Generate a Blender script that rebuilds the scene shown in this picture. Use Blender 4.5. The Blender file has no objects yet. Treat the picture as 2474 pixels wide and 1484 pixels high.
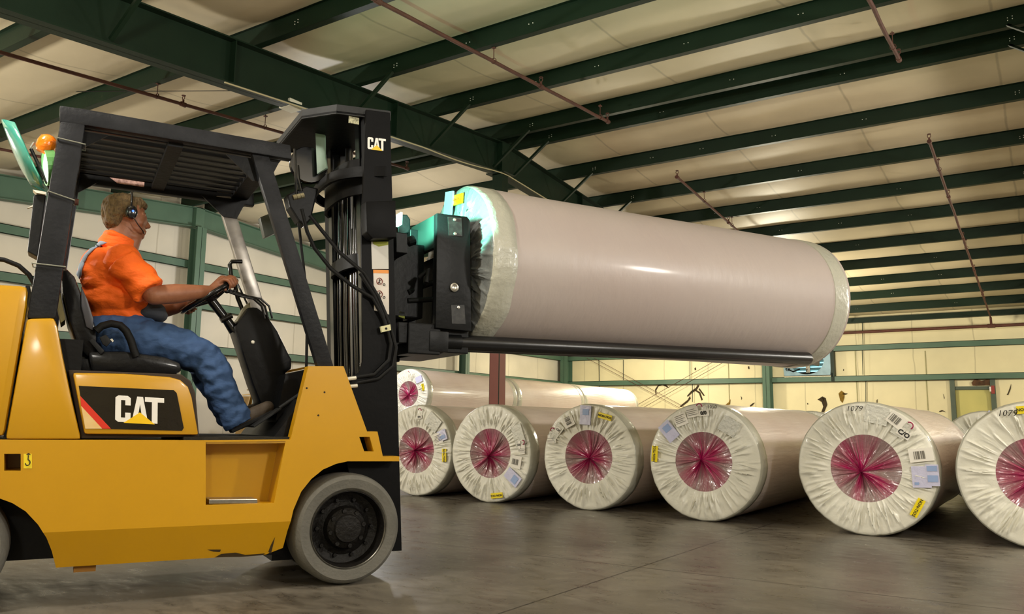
import bpy, bmesh, math, random
from mathutils import Vector, Matrix, noise as mnoise
PI = math.pi
S = bpy.context.scene
COL = S.collection
random.seed(7)
# ------------------------------------------------------------------ camera
CF, CH, CROLL, CYAW, EYE = 1969.19, 283.276, 0.0121, math.radians(33.33), 0.83
cp = math.atan(CH / CF)
def _tob(v):
    c, s = math.cos(CYAW), math.sin(CYAW)
    return Vector((v[0] * c - v[1] * s, v[0] * s + v[1] * c, v[2]))
_r = Vector((1, 0, 0)); _f = Vector((0, math.cos(cp), math.sin(cp))); _u = Vector((0, -math.sin(cp), math.cos(cp)))
_c, _s = math.cos(CROLL), math.sin(CROLL)
CR = _tob(_r * _c + _u * _s); CD = _tob(_r * _s - _u * _c); CU = -CD; CFW = _tob(_f)
CAM = Vector((0, 0, EYE))
cam = bpy.data.cameras.new('camera'); cam.sensor_width = 36; cam.lens = CF / 2474 * 36
cam.clip_end = 200
camo = bpy.data.objects.new('camera', cam); COL.objects.link(camo)
camo.matrix_world = Matrix(((CR.x, CU.x, -CFW.x, 0), (CR.y, CU.y, -CFW.y, 0), (CR.z, CU.z, -CFW.z, EYE), (0, 0, 0, 1)))
S.camera = camo
def ray(x, y): return CFW + CR * ((x - 1237) / CF) + CD * ((y - 742) / CF)
def on_y(x, y, Y): r = ray(x, y); return CAM + r * (Y / r.y)
def on_x(x, y, X): r = ray(x, y); return CAM + r * (X / r.x)
# ------------------------------------------------------------------ world, exposure
w = bpy.data.worlds.new('world'); S.world = w; w.use_nodes = True
w.node_tree.nodes['Background'].inputs[0].default_value = (0.9, 0.8, 0.6, 1)
w.node_tree.nodes['Background'].inputs[1].default_value = 0.02
S.view_settings.view_transform = 'Standard'; S.view_settings.look = 'None'
S.view_settings.gamma = 1; S.view_settings.use_curve_mapping = False
S.view_settings.exposure = 0.0
# unseen lamps of the hall, some inferred, others added for brightness: (x, y, z, watts, colour)
WARM = (1.0, 0.95, 0.86); WHITE = (1.0, 0.97, 0.96); YEL = (1.0, 0.92, 0.70)
LAMPS = [(-5.6, 20.5, 3.3, 560, YEL), (-10.6, 22.2, 3.25, 430, YEL), (-11.0, 11.0, 3.6, 270, WHITE),
         (-3.6, 0.6, 4.1, 330, WARM), (3.0, 1.8, 3.6, 480, WARM), (3.8, 6.0, 3.7, 520, WARM),
         (3.8, 12.0, 3.6, 520, WARM), (3.8, 19.5, 3.3, 900, YEL), (-10.5, 0.2, 3.2, 1050, WARM), (1.5, -2.8, 3.4, 240, WARM)]  # last lamp is a fill, added to brighten the driver's shirt
# ------------------------------------------------------------------ helpers
def srgb(h):
    h = h.lstrip('#'); o = []
    for i in (0, 2, 4):
        c = int(h[i:i + 2], 16) / 255
        o.append(c / 12.92 if c <= .04045 else ((c + .055) / 1.055) ** 2.4)
    return (o[0], o[1], o[2], 1)
MATS = {}
def mat(name, col, rough=.5, metal=0.0, bump=None, var=None, coat=0.0, emit=None, spec=None, trans=0.0, alpha=1.0, col2=None, attr=None, ior=None):
    if name in MATS: return MATS[name]
    m = bpy.data.materials.new(name); m.use_nodes = True; nt = m.node_tree; N = nt.nodes; L = nt.links
    b = N['Principled BSDF']; c = srgb(col) if isinstance(col, str) else (*col, 1)
    b.inputs['Base Color'].default_value = c; b.inputs['Roughness'].default_value = rough; b.inputs['Metallic'].default_value = metal
    b.inputs['Coat Weight'].default_value = coat; b.inputs['Coat Roughness'].default_value = .12
    if spec is not None: b.inputs['Specular IOR Level'].default_value = spec
    b.inputs['Transmission Weight'].default_value = trans; b.inputs['Alpha'].default_value = alpha
    if ior: b.inputs['IOR'].default_value = ior
    if emit: b.inputs['Emission Color'].default_value = (*emit[0], 1); b.inputs['Emission Strength'].default_value = emit[1]
    tc = N.new('ShaderNodeTexCoord')
    if var or col2:
        sc, am = var if var else (3, .5)
        n = N.new('ShaderNodeTexNoise'); n.inputs['Scale'].default_value = sc; n.inputs['Detail'].default_value = 6
        L.new(tc.outputs['Object'], n.inputs['Vector'])
        mx = N.new('ShaderNodeMix'); mx.data_type = 'RGBA'
        c2 = srgb(col2) if col2 else tuple(x * .45 for x in c[:3]) + (1,)
        mx.inputs['A'].default_value = c; mx.inputs['B'].default_value = c2
        mr = N.new('ShaderNodeMapRange'); mr.inputs['From Min'].default_value = .42; mr.inputs['From Max'].default_value = .72
        mr.inputs['To Max'].default_value = am
        L.new(n.outputs['Fac'], mr.inputs['Value']); L.new(mr.outputs[0], mx.inputs['Factor']); L.new(mx.outputs['Result'], b.inputs['Base Color'])
    if attr:
        at = N.new('ShaderNodeAttribute'); at.attribute_name = attr
        mx = N.new('ShaderNodeMix'); mx.data_type = 'RGBA'
        mx.inputs['A'].default_value = c; mx.inputs['B'].default_value = srgb(col2)
        L.new(at.outputs['Fac'], mx.inputs['Factor']); L.new(mx.outputs['Result'], b.inputs['Base Color'])
    if bump:
        n = N.new('ShaderNodeTexNoise'); n.inputs['Scale'].default_value = bump[0]; n.inputs['Detail'].default_value = 5
        mp = N.new('ShaderNodeMapping'); mp.inputs['Scale'].default_value = bump[2] if len(bump) > 2 else (1, 1, 1)
        L.new(tc.outputs['Object'], mp.inputs['Vector']); L.new(mp.outputs[0], n.inputs['Vector'])
        bp = N.new('ShaderNodeBump'); bp.inputs['Strength'].default_value = bump[1]; bp.inputs['Distance'].default_value = .02
        L.new(n.outputs['Fac'], bp.inputs['Height']); L.new(bp.outputs[0], b.inputs['Normal'])
    MATS[name] = m; return m

class MB:
    def __init__(s): s.v = []; s.f = []; s.mi = []
    def add(s, vs, fs, mi=0):
        k = len(s.v); s.v += [tuple(v) for v in vs]; s.f += [tuple(i + k for i in f) for f in fs]; s.mi += [mi] * len(fs); return s
    def box(s, a, b, mi=0, R=None, o=None):
        x0, y0, z0 = a; x1, y1, z1 = b
        vs = [Vector(p) for p in ((x0, y0, z0), (x1, y0, z0), (x1, y1, z0), (x0, y1, z0), (x0, y0, z1), (x1, y0, z1), (x1, y1, z1), (x0, y1, z1))]
        if R is not None:
            o = Vector(o) if o else Vector((0, 0, 0)); vs = [R @ v + o for v in vs]
        return s.add(vs, [(3, 2, 1, 0), (4, 5, 6, 7), (0, 1, 5, 4), (1, 2, 6, 5), (2, 3, 7, 6), (3, 0, 4, 7)], mi)
    def prism(s, poly, ext, mi=0):
        n = len(poly); e = Vector(ext); a = [Vector(p) for p in poly]; b = [p + e for p in a]
        # orient so that normals point outwards
        nn = Vector((0, 0, 0))
        for i in range(n): nn += a[i].cross(a[(i + 1) % n])
        if nn.dot(e) > 0: a.reverse(); b.reverse()
        return s.add(a + b, [tuple(range(n)), tuple(range(2 * n - 1, n - 1, -1))] + [(i, i + n, (i + 1) % n + n, (i + 1) % n) for i in range(n)], mi)
    def tube(s, pts, r, n=12, mi=0, cap=True):
        P = [Vector(p) for p in pts]; R = r if isinstance(r, (list, tuple)) else [r] * len(P)
        k = len(s.v); up = None; vs = []; fs = []
        for i, p in enumerate(P):
            d = (P[min(i + 1, len(P) - 1)] - P[max(i - 1, 0)]).normalized()
            if up is None:
                up = Vector((0, 0, 1)) if abs(d.z) < .9 else Vector((1, 0, 0))
            x = d.cross(up).normalized(); y = x.cross(d).normalized(); up = y
            vs += [p + (x * math.cos(2 * PI * j / n) + y * math.sin(2 * PI * j / n)) * R[i] for j in range(n)]
        for i in range(len(P) - 1):
            for j in range(n): fs.append((i * n + j, i * n + (j + 1) % n, (i + 1) * n + (j + 1) % n, (i + 1) * n + j))
        if cap: fs += [tuple(range(n - 1, -1, -1)), tuple(range((len(P) - 1) * n, len(P) * n))]
        return s.add(vs, fs, mi)
    def lathe(s, prof, c, ax, n=48, mi=0):   # prof: (r, h) along axis
        ax = Vector(ax).normalized(); x = ax.orthogonal().normalized(); y = ax.cross(x); c = Vector(c); vs = []; fs = []
        for r, h in prof: vs += [c + ax * h + (x * math.cos(2 * PI * j / n) + y * math.sin(2 * PI * j / n)) * max(r, 1e-4) for j in range(n)]
        for i in range(len(prof) - 1):
            for j in range(n): fs.append((i * n + j, i * n + (j + 1) % n, (i + 1) * n + (j + 1) % n, (i + 1) * n + j))
        return s.add(vs, fs, mi)
    def sph(s, c, r, n=16, mi=0, R=None):
        r = r if isinstance(r, (tuple, list)) else (r, r, r); c = Vector(c); vs = []; fs = []; m = n // 2
        for i in range(m + 1):
            t = PI * i / m
            for j in range(n):
                p = Vector((r[0] * math.sin(t) * math.cos(2 * PI * j / n), r[1] * math.sin(t) * math.sin(2 * PI * j / n), r[2] * math.cos(t)))
                if R is not None: p = R @ p
                vs.append(c + p)
        for i in range(m):
            for j in range(n): fs.append((i * n + j, (i + 1) * n + j, (i + 1) * n + (j + 1) % n, i * n + (j + 1) % n))
        return s.add(vs, fs, mi)
    def cone(s, p0, p1, r0, r1, n=20, mi=0): # tapered capsule
        p0 = Vector(p0); p1 = Vector(p1); s.tube([p0, p1], [r0, r1], n, mi); s.sph(p0, r0, 16, mi); return s.sph(p1, r1, 16, mi)
    def build(s, name, mats, parent=None, bevel=0, smooth=None, fix=False, loc=None):
        me = bpy.data.meshes.new(name); me.from_pydata(s.v, [], s.f)
        mats = mats if isinstance(mats, (list, tuple)) else [mats]
        for m in mats: me.materials.append(m)
        me.polygons.foreach_set('material_index', s.mi)
        bm = bmesh.new(); bm.from_mesh(me)
        if fix: bmesh.ops.remove_doubles(bm, verts=bm.verts, dist=1e-5)
        bmesh.ops.recalc_face_normals(bm, faces=bm.faces)
        if bevel:
            ed = [e for e in bm.edges if len(e.link_faces) == 2 and e.calc_face_angle(0) > .6]
            bmesh.ops.bevel(bm, geom=ed, offset=bevel, segments=2, profile=.6, affect='EDGES', clamp_overlap=True)
        if smooth is not None:
            for f in bm.faces: f.smooth = True
            for e in bm.edges:
                if len(e.link_faces) == 2 and e.calc_face_angle(0) > math.radians(smooth): e.smooth = False
        bm.to_mesh(me); bm.free(); me.update()
        o = bpy.data.objects.new(name, me); COL.objects.link(o)
        if loc is not None: o.location = loc
        if parent: o.parent = parent
        return o
def tag(o, label=None, cat=None, group=None, kind=None):
    if label: o['label'] = label
    if cat: o['category'] = cat
    if group: o['group'] = group
    if kind: o['kind'] = kind
    return o
def empty(name, loc=(0, 0, 0), rz=0):
    o = bpy.data.objects.new(name, None); COL.objects.link(o); o.location = loc; o.rotation_euler = (0, 0, rz); o.empty_display_size = .2; return o
def bake(o):          # apply the modifiers of an object
    dg = bpy.context.evaluated_depsgraph_get(); dg.update()
    me = bpy.data.meshes.new_from_object(o.evaluated_get(dg)); old = o.data; o.modifiers.clear(); o.data = me; bpy.data.meshes.remove(old); return o
def text_mb(body, size, depth=.001, align='CENTER', bold=0.0):
    cu = bpy.data.curves.new('t', 'FONT'); cu.body = body; cu.size = size; cu.extrude = depth / 2; cu.offset = bold; cu.align_x = align; cu.align_y = 'CENTER'; cu.resolution_u = 2
    o = bpy.data.objects.new('t', cu); COL.objects.link(o)
    dg = bpy.context.evaluated_depsgraph_get(); dg.update(); me = bpy.data.meshes.new_from_object(o.evaluated_get(dg))
    vs = [v.co.copy() for v in me.vertices]; fs = [tuple(p.vertices) for p in me.polygons]
    bpy.data.objects.remove(o); bpy.data.curves.remove(cu); bpy.data.meshes.remove(me); return vs, fs
def nz(x, y=0.0, z=0.0): return mnoise.noise(Vector((x, y, z)))

# ------------------------------------------------------------------ materials
GREEN = mat('green_steel', '#17281a', .45, spec=.2, var=(2.5, .35), bump=(60, .05))
GREEN_LIT = mat('green_steel_lit', '#4b6753', .5, var=(2, .3))  # lit copy of the green steel, lamp light put into its colour
RUST = mat('rusty_pipe', '#5a3224', .7, var=(6, .6), bump=(60, .3))
REDP = mat('red_primer', '#7c3a2a', .5, var=(3, .3))
ZINC = mat('zinc_bolt', '#e6e2d2', .35, .3)
BLK = mat('black_paint', '#0c0c0d', .42, spec=.2, var=(5, .4), bump=(40, .06))
BLKG = mat('black_gloss', '#111112', .22, var=(4, .3))
GREY = mat('dark_grey_paint', '#232425', .5, spec=.2, var=(7, .45), bump=(50, .08))
RUB = mat('black_rubber', '#141414', .6, spec=.2, bump=(80, .1))
YELP = mat('yellow_paint', '#c79300', .36, var=(1.6, .15), bump=(18, .02), coat=.25, col2='#8c6200')
YELD = mat('yellow_paint_dirty', '#b08008', .5, var=(7, .5), col2='#3c2c0a')
STEEL = mat('bare_steel', '#a8a49a', .3, .9, var=(30, .4))
# ------------------------------------------------------------------ building
RIDGE = 10.19
def zb(y): return 5.2 - .0814 * abs(y - RIDGE)        # underside of the purlins
WX0, WX1, WY0, WY1 = -14.75, 15.9, -5.3, 25.72
def floor_mat():
    m = bpy.data.materials.new('polished_concrete'); m.use_nodes = True; N = m.node_tree.nodes; L = m.node_tree.links; b = N['Principled BSDF']
    tc = N.new('ShaderNodeTexCoord')
    n1 = N.new('ShaderNodeTexNoise'); n1.inputs['Scale'].default_value = .55; n1.inputs['Detail'].default_value = 9; n1.inputs['Roughness'].default_value = .62
    n2 = N.new('ShaderNodeTexNoise'); n2.inputs['Scale'].default_value = 5; n2.inputs['Detail'].default_value = 9; n2.inputs['Roughness'].default_value = .7
    mp = N.new('ShaderNodeMapping'); mp.inputs['Rotation'].default_value = (0, 0, .5); mp.inputs['Scale'].default_value = (1, 2.2, 1)
    L.new(tc.outputs['Object'], n1.inputs['Vector']); L.new(tc.outputs['Object'], mp.inputs['Vector']); L.new(mp.outputs[0], n2.inputs['Vector'])
    r1 = N.new('ShaderNodeValToRGB'); e = r1.color_ramp.elements; e[0].position = .33; e[0].color = srgb('#3c3730'); e[1].position = .66; e[1].color = srgb('#837c70')
    r2 = N.new('ShaderNodeValToRGB'); e = r2.color_ramp.elements; e[0].position = .36; e[0].color = (.34, .31, .27, 1); e[1].position = .56; e[1].color = (1, 1, 1, 1)
    L.new(n1.outputs['Fac'], r1.inputs[0]); L.new(n2.outputs['Fac'], r2.inputs[0])
    mx = N.new('ShaderNodeMix'); mx.data_type = 'RGBA'; mx.blend_type = 'MULTIPLY'; mx.inputs['Factor'].default_value = .7
    L.new(r1.outputs[0], mx.inputs['A']); L.new(r2.outputs[0], mx.inputs['B'])
    # saw-cut joints
    sx = N.new('ShaderNodeSeparateXYZ'); L.new(tc.outputs['Object'], sx.inputs[0]); prev = None
    for k, ax in enumerate('XY'):
        a = N.new('ShaderNodeMath'); a.operation = 'PINGPONG'; a.inputs[1].default_value = 1.9
        ad = N.new('ShaderNodeMath'); ad.operation = 'ADD'; ad.inputs[1].default_value = (100.9 if k == 0 else 101.8)
        L.new(sx.outputs[ax], ad.inputs[0]); L.new(ad.outputs[0], a.inputs[0])
        c = N.new('ShaderNodeMath'); c.operation = 'LESS_THAN'; c.inputs[1].default_value = .006; L.new(a.outputs[0], c.inputs[0])
        if prev: g = N.new('ShaderNodeMath'); g.operation = 'MAXIMUM'; L.new(prev.outputs[0], g.inputs[0]); L.new(c.outputs[0], g.inputs[1]); prev = g
        else: prev = c
    mj = N.new('ShaderNodeMix'); mj.data_type = 'RGBA'; mj.inputs['B'].default_value = srgb('#2c2620')
    L.new(prev.outputs[0], mj.inputs['Factor']); L.new(mx.outputs['Result'], mj.inputs['A']); L.new(mj.outputs['Result'], b.inputs['Base Color'])
    mr = N.new('ShaderNodeMapRange'); mr.inputs['From Min'].default_value = .3; mr.inputs['From Max'].default_value = .7; mr.inputs['To Min'].default_value = .20; mr.inputs['To Max'].default_value = .5
    L.new(n2.outputs['Fac'], mr.inputs['Value']); L.new(mr.outputs[0], b.inputs['Roughness'])
    bp = N.new('ShaderNodeBump'); bp.inputs['Strength'].default_value = .12; bp.inputs['Distance'].default_value = .01; L.new(n2.outputs['Fac'], bp.inputs['Height']); L.new(bp.outputs[0], b.inputs['Normal'])
    b.inputs['Specular IOR Level'].default_value = .55
    return m
FLOORM = floor_mat()
def insul_mat(name, col, ax, period, off, seamcol='#8a7f66'):
    m = bpy.data.materials.new(name); m.use_nodes = True; N = m.node_tree.nodes; L = m.node_tree.links; b = N['Principled BSDF']
    tc = N.new('ShaderNodeTexCoord'); sx = N.new('ShaderNodeSeparateXYZ'); L.new(tc.outputs['Object'], sx.inputs[0])
    n0 = N.new('ShaderNodeTexNoise'); n0.inputs['Scale'].default_value = 1.3; n0.inputs['Detail'].default_value = 5; L.new(tc.outputs['Object'], n0.inputs['Vector'])
    wob = N.new('ShaderNodeMath'); wob.operation = 'MULTIPLY_ADD'; wob.inputs[1].default_value = .08; L.new(n0.outputs['Fac'], wob.inputs[0]); L.new(sx.outputs[ax], wob.inputs[2])
    ad = N.new('ShaderNodeMath'); ad.operation = 'ADD'; ad.inputs[1].default_value = off; L.new(wob.outputs[0], ad.inputs[0])
    pp = N.new('ShaderNodeMath'); pp.operation = 'PINGPONG'; pp.inputs[1].default_value = period / 2; L.new(ad.outputs[0], pp.inputs[0])
    mr = N.new('ShaderNodeMapRange'); mr.inputs['From Min'].default_value = .006; mr.inputs['From Max'].default_value = .022; mr.inputs['To Min'].default_value = .4; mr.inputs['To Max'].default_value = 0
    L.new(pp.outputs[0], mr.inputs['Value'])
    mx = N.new('ShaderNodeMix'); mx.data_type = 'RGBA'; mx.inputs['A'].default_value = srgb(col); mx.inputs['B'].default_value = srgb(seamcol)
    L.new(mr.outputs[0], mx.inputs['Factor'])
    n3 = N.new('ShaderNodeTexNoise'); n3.inputs['Scale'].default_value = .8; n3.inputs['Detail'].default_value = 7; L.new(tc.outputs['Object'], n3.inputs['Vector'])
    r = N.new('ShaderNodeMapRange'); r.inputs['From Min'].default_value = .3; r.inputs['From Max'].default_value = .7; r.inputs['To Min'].default_value = .86; r.inputs['To Max'].default_value = 1.04; L.new(n3.outputs['Fac'], r.inputs['Value'])
    mu = N.new('ShaderNodeVectorMath'); mu.operation = 'SCALE'; L.new(mx.outputs['Result'], mu.inputs[0]); L.new(r.outputs[0], mu.inputs['Scale']); L.new(mu.outputs[0], b.inputs['Base Color'])
    b.inputs['Roughness'].default_value = .5; b.inputs['Specular IOR Level'].default_value = .3
    bp = N.new('ShaderNodeBump'); bp.inputs['Strength'].default_value = .25; bp.inputs['Distance'].default_value = .05; L.new(n0.outputs['Fac'], bp.inputs['Height']); L.new(bp.outputs[0], b.inputs['Normal'])
    return m
CEILM = insul_mat('ceiling_vinyl', '#dccdab', 'X', 1.8, 100.99 + .01)
WALLB = insul_mat('wall_vinyl_back', '#e3d7ae', 'X', 1.52, 100.4)
WALLL = insul_mat('wall_vinyl_left', '#d6cebb', 'Y', 1.83, 100.3)
MB().box((WX0 - .2, WY0 - .2, -.2), (WX1 + .2, WY1 + .2, 0)).build('floor', FLOORM)
tag(bpy.data.objects['floor'], kind='structure')
PUR = [-4.7, -3.2, -1.7, -.2, 1.3, 2.3 + .5, 3.83 + .5 - .02, 5.35 + .01, 6.87, 8.40, 9.91, 10.47, 11.93, 13.46, 14.96, 16.46, 18.05, 19.59, 21.13, 22.66, 24.26]
PUR = [-5.2, -3.7, -2.2, -.7, .8, 2.31, 3.83, 5.35, 6.87, 8.40, 9.91, 10.47, 11.93, 13.46, 14.96, 16.46, 18.05, 19.59, 21.13, 22.66, 24.26]
# insulated ceiling, sagging a little between the purlins
lines = PUR + [25.62]
ys = []
for a, b in zip(lines[:-1], lines[1:]):
    k = 10 if b - a > .8 else 3
    for i in range(k): ys.append((a + (b - a) * i / k, i / k, b - a))
ys.append((lines[-1], 0, 1)); ys.insert(0, (WY0 - .2, 0, 1)); ys.append((WY1 + .2, 0, 1))
xs = [WX0 - .2 + i * (WX1 - WX0 + .4) / 90 for i in range(91)]
cb = MB(); vs = []; fs = []
for (y, t, wd) in ys:
    for x in xs:
        sag = .075 * (4 * t * (1 - t)) ** .6 * (1 if wd > .8 else .2)
        zz = zb(y) + .215 - sag * (1 + .5 * nz(x * .7, y * .8)) 
        vs.append((x, y, zz))
for j in range(len(ys) - 1):
    for i in range(90): fs.append((j * 91 + i, j * 91 + i + 1, (j + 1) * 91 + i + 1, (j + 1) * 91 + i))
k = len(vs); vs += [(x, y, z + .12) for x, y, z in vs]; fs += [tuple(i + k for i in reversed(f)) for f in fs]
ceil = cb.add(vs, fs).build('ceiling', CEILM, smooth=70); tag(ceil, kind='structure')
# walls
def gable_wall(name, x0, x1, m):
    P = [(x0, WY0, 0), (x0, WY1, 0), (x0, WY1, zb(WY1) + .25), (x0, RIDGE, 5.45), (x0, WY0, zb(WY0) + .25)]
    return tag(MB().prism(P, (x1 - x0, 0, 0)).build(name, m), kind='structure')
gable_wall('wall_left', WX0, WX0 - .15, WALLL); gable_wall('wall_right', WX1, WX1 + .15, WALLL)
tag(MB().box((WX0 - .15, WY0 - .15, 0), (WX1 + .15, WY0, zb(WY0) + .2)).build('wall_front', WALLB), kind='structure')
# back wall with the door opening and the fan opening
dx0, dx1, dz = -2.17, -1.32, 1.98; fx0, fx1, fz0, fz1 = -6.78, -5.40, 2.40, 3.3
wb = MB(); T = zb(WY1) + .25
for (a, b, c, d) in [(WX0, fx0, 0, T), (fx0, fx1, 0, fz0), (fx0, fx1, fz1, T), (fx1, dx0, 0, T), (dx0, dx1, dz, T), (dx1, WX1, 0, T)]:
    wb.box((a, WY1, c), (b, WY1 + .15, d))
wback = tag(wb.build('wall_back', WALLB, fix=False), kind='structure')
# torn and stained places in the wall lining
DARK = mat('torn_lining', '#3a2c14', .9, var=(20, .6)); BROWN = mat('bare_fibre', '#86671f', .95, var=(14, .7), col2='#2a1d0a'); STAIN = mat('wall_grime', '#a09a70', .8, var=(5, .5))
def patch(pts, m, y=WY1, name='tear', parent=None, th=.012):
    return MB().prism([on_y(px, py, y - .004) for px, py in pts], (0, -th, 0)).build(name, m, parent or wback)
for pts, m in [([(1975, 966), (1987, 958), (1995, 962), (1999, 978), (1992, 995), (1984, 997), (1989, 983), (1985, 970)], DARK),
               ([(1978, 966), (1986, 960), (1993, 964), (1991, 972), (1983, 971)], BROWN),
               ([(2026, 951), (2033, 944), (2041, 950), (2040, 962), (2036, 974), (2030, 968)], BROWN), ([(2036, 950), (2048, 951), (2044, 954), (2036, 953)], DARK),
               ([(1583, 941), (1590, 931), (1600, 927), (1609, 930), (1618, 938), (1611, 936), (1601, 930), (1591, 934), (1586, 943), (1586, 955), (1584, 955)], DARK),
               ([(1660, 957), (1670, 945), (1681, 938), (1686, 930), (1690, 932), (1684, 942), (1672, 950), (1662, 959)], DARK),
               ([(1682, 942), (1692, 948), (1698, 966), (1695, 968), (1689, 951), (1680, 945)], DARK), ([(1690, 938), (1703, 956), (1700, 957), (1688, 941)], DARK),
               ([(1642, 982), (1662, 966), (1667, 957), (1669, 963), (1662, 972), (1646, 984)], DARK),
               ([(1752, 979), (1761, 972), (1763, 965), (1765, 966), (1764, 977), (1756, 981)], BROWN),
               ([(1812, 980), (1818, 975), (1824, 973), (1818, 980), (1813, 983)], DARK), ([(1807, 886), (1810, 885), (1811, 892), (1808, 892)], DARK),
               ([(1678, 890), (1681, 888), (1682, 894), (1679, 895)], DARK), ([(1790, 957), (1793, 962), (1791, 967), (1791, 962)], DARK),
               ([(2435, 951), (2441, 934), (2443, 928), (2442, 940), (2436, 955), (2432, 953)], DARK),
               ([(2269, 994), (2276, 991), (2286, 996), (2278, 994), (2270, 996)], DARK), ([(2279, 952), (2282, 962), (2281, 964)], DARK),
               ([(1950, 975), (1952, 974), (1953, 977), (1951, 978)], DARK), ([(1953, 996), (1956, 993), (1957, 1000), (1953, 999)], DARK),
               ([(2118, 967), (2120, 965), (2120, 973), (2118, 973)], DARK), ([(2037, 893), (2039, 892), (2039, 896), (2037, 896)], DARK)]:
    patch(pts, m)
# vertical seam battens on the back wall lining
for px, y0, y1 in [(2066, 848, 990), (2235, 848, 910), (2238, 918, 992), (1760, 876, 965)]:
    a = on_y(px, y0, WY1); b = on_y(px, y1, WY1); MB().box((a.x - .012, WY1 - .014, b.z), (a.x + .012, WY1, a.z)).build('lining_seam', STAIN, wback)
# door
DGR = mat('door_paint', '#c2b86c', .45, var=(1.2, .3), col2='#8f9258')
door = tag(MB().box((dx0, WY1 + .03, 0), (dx1, WY1 + .09, dz - .06)).build('door_1', DGR), kind='structure')
fr = MB().box((dx0 - .12, WY1 - .10, 0), (dx0, WY1 + .12, 2.22)).box((dx1, WY1 - .10, 0), (dx1 + .12, WY1 + .12, 2.22)).box((dx0, WY1 - .06, dz - .06), (dx1, WY1 + .12, dz + .03))
fr.build('door_frame', mat('door_frame_paint', '#4b5646', .5, var=(4, .4)), door)
MB().prism([on_y(2347, 925, WY1 - .08), on_y(2357, 914, WY1 - .08), on_y(2372, 921, WY1 - .08), on_y(2390, 914, WY1 - .08), on_y(2400, 910, WY1 - .08), on_y(2401, 930, WY1 - .08), on_y(2350, 932, WY1 - .08)], (0, .04, 0)).build('torn_header', mat('torn_header', '#5d3f26', .9, var=(12, .8), col2='#20180e'), door)
MB().box((dx1 - .02, WY1 - .13, 1.86), (dx1 + .02, WY1 - .1, 1.99)).build('door_sticker', mat('white_paper', '#e8e4da', .6), door)
MB().box((dx1 + .02, WY1 - .14, 1.8), (dx1 + .1, WY1 - .1, 2.02)).build('door_switch', mat('red_plastic', '#8c2e22', .5), door)
MB().tube([(dx0 + .1, WY1 - .03, 1.0), (dx0 + .1, WY1 + .03, 1.0)], .03).build('door_knob', STEEL, door)

# girts
def girt(a, b, z, axis, label, group):
    mb = MB()
    if axis == 'x': mb.box((a, WY1 - .2, z - .012), (b, WY1, z)).box((a, WY1 - .2, z - .165), (b, WY1 - .19, z)).box((a, WY1 - .2, z - .165), (b, WY1 - .14, z - .155))
    else: mb.box((WX0, a, z - .012), (WX0 + .2, b, z)).box((WX0 + .19, a, z - .165), (WX0 + .2, b, z)).box((WX0 + .14, a, z - .165), (WX0 + .2, b, z - .155))
    return tag(mb.build('wall_girt', GREEN_LIT), label, 'girt', group)
girt(WX0 + .2, -7.4, 2.36, 'x', 'lower green girt on the back wall left of the fan column, crossed by bracing rods', None)
girt(-7.13, WX1, 2.36, 'x', 'lower green girt on the back wall at the height of the door head', None)
girt(WX0 + .2, WX1, 3.26, 'x', 'upper green girt along the back wall below the rusty sprinkler main', None)
for z, lb in [(2.37, 'lowest green girt on the left end wall'), (3.27, 'middle green girt on the left end wall behind the driver'), (4.08, 'highest green girt on the left end wall, just under the sloping rafter')]:
    girt(WY0, WY1 - .2, z, 'y', lb, 'green girts on the left end wall')
def ibeam_mb(mb, p, h, wf, tf, tw, axis, L):
    pass
# columns
def icol(name, x, y, z1, depth, wf, axis, m, label):
    mb = MB(); d = depth / 2; f = wf / 2
    if axis == 'y': mb.box((x - f, y - d, 0), (x + f, y - d + .012, z1)).box((x - f, y + d - .012, 0), (x + f, y + d, z1)).box((x - .005, y - d, 0), (x + .005, y + d, z1))
    else: mb.box((x - d, y - f, 0), (x - d + .012, y + f, z1)).box((x + d - .012, y - f, 0), (x + d, y + f, z1)).box((x - d, y - .005, 0), (x + d, y + .005, z1))
    return tag(mb.build(name, m), label, 'column')
icol('steel_column', -7.27, WY1 - .19, 3.75, .36, .22, 'y', GREEN_LIT, 'green steel column on the back wall just left of the exhaust fan')
icol('steel_column', -14.42, WY1 - .2, 3.75, .36, .3, 'y', GREEN_LIT, 'green steel corner column where the left and back walls meet')
icol('steel_column', WX0 + .33, 10.15, 4.75, .24, .22, 'x', GREEN_LIT, 'green steel column on the left end wall in front of the driver, under the ridge')
icol('steel_column', WX0 + .33, 19.4, 4.1, .24, .2, 'x', GREEN_LIT, 'green steel column on the left end wall seen over the stacked rolls')
cb_ = MB().box((-7.04, RIDGE - .09, 2.75), (-6.86, RIDGE + .09, 4.68), 0).box((-7.04, RIDGE - .09, 0), (-6.86, RIDGE + .09, 2.75), 1).box((-7.12, RIDGE - .16, 4.68), (-6.78, RIDGE + .16, 4.7), 0)
tag(cb_.build('steel_column', [GREEN, REDP], bevel=.012), 'freestanding column under the ridge, red-brown below and green above, behind the row of rolls', 'column')
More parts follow.
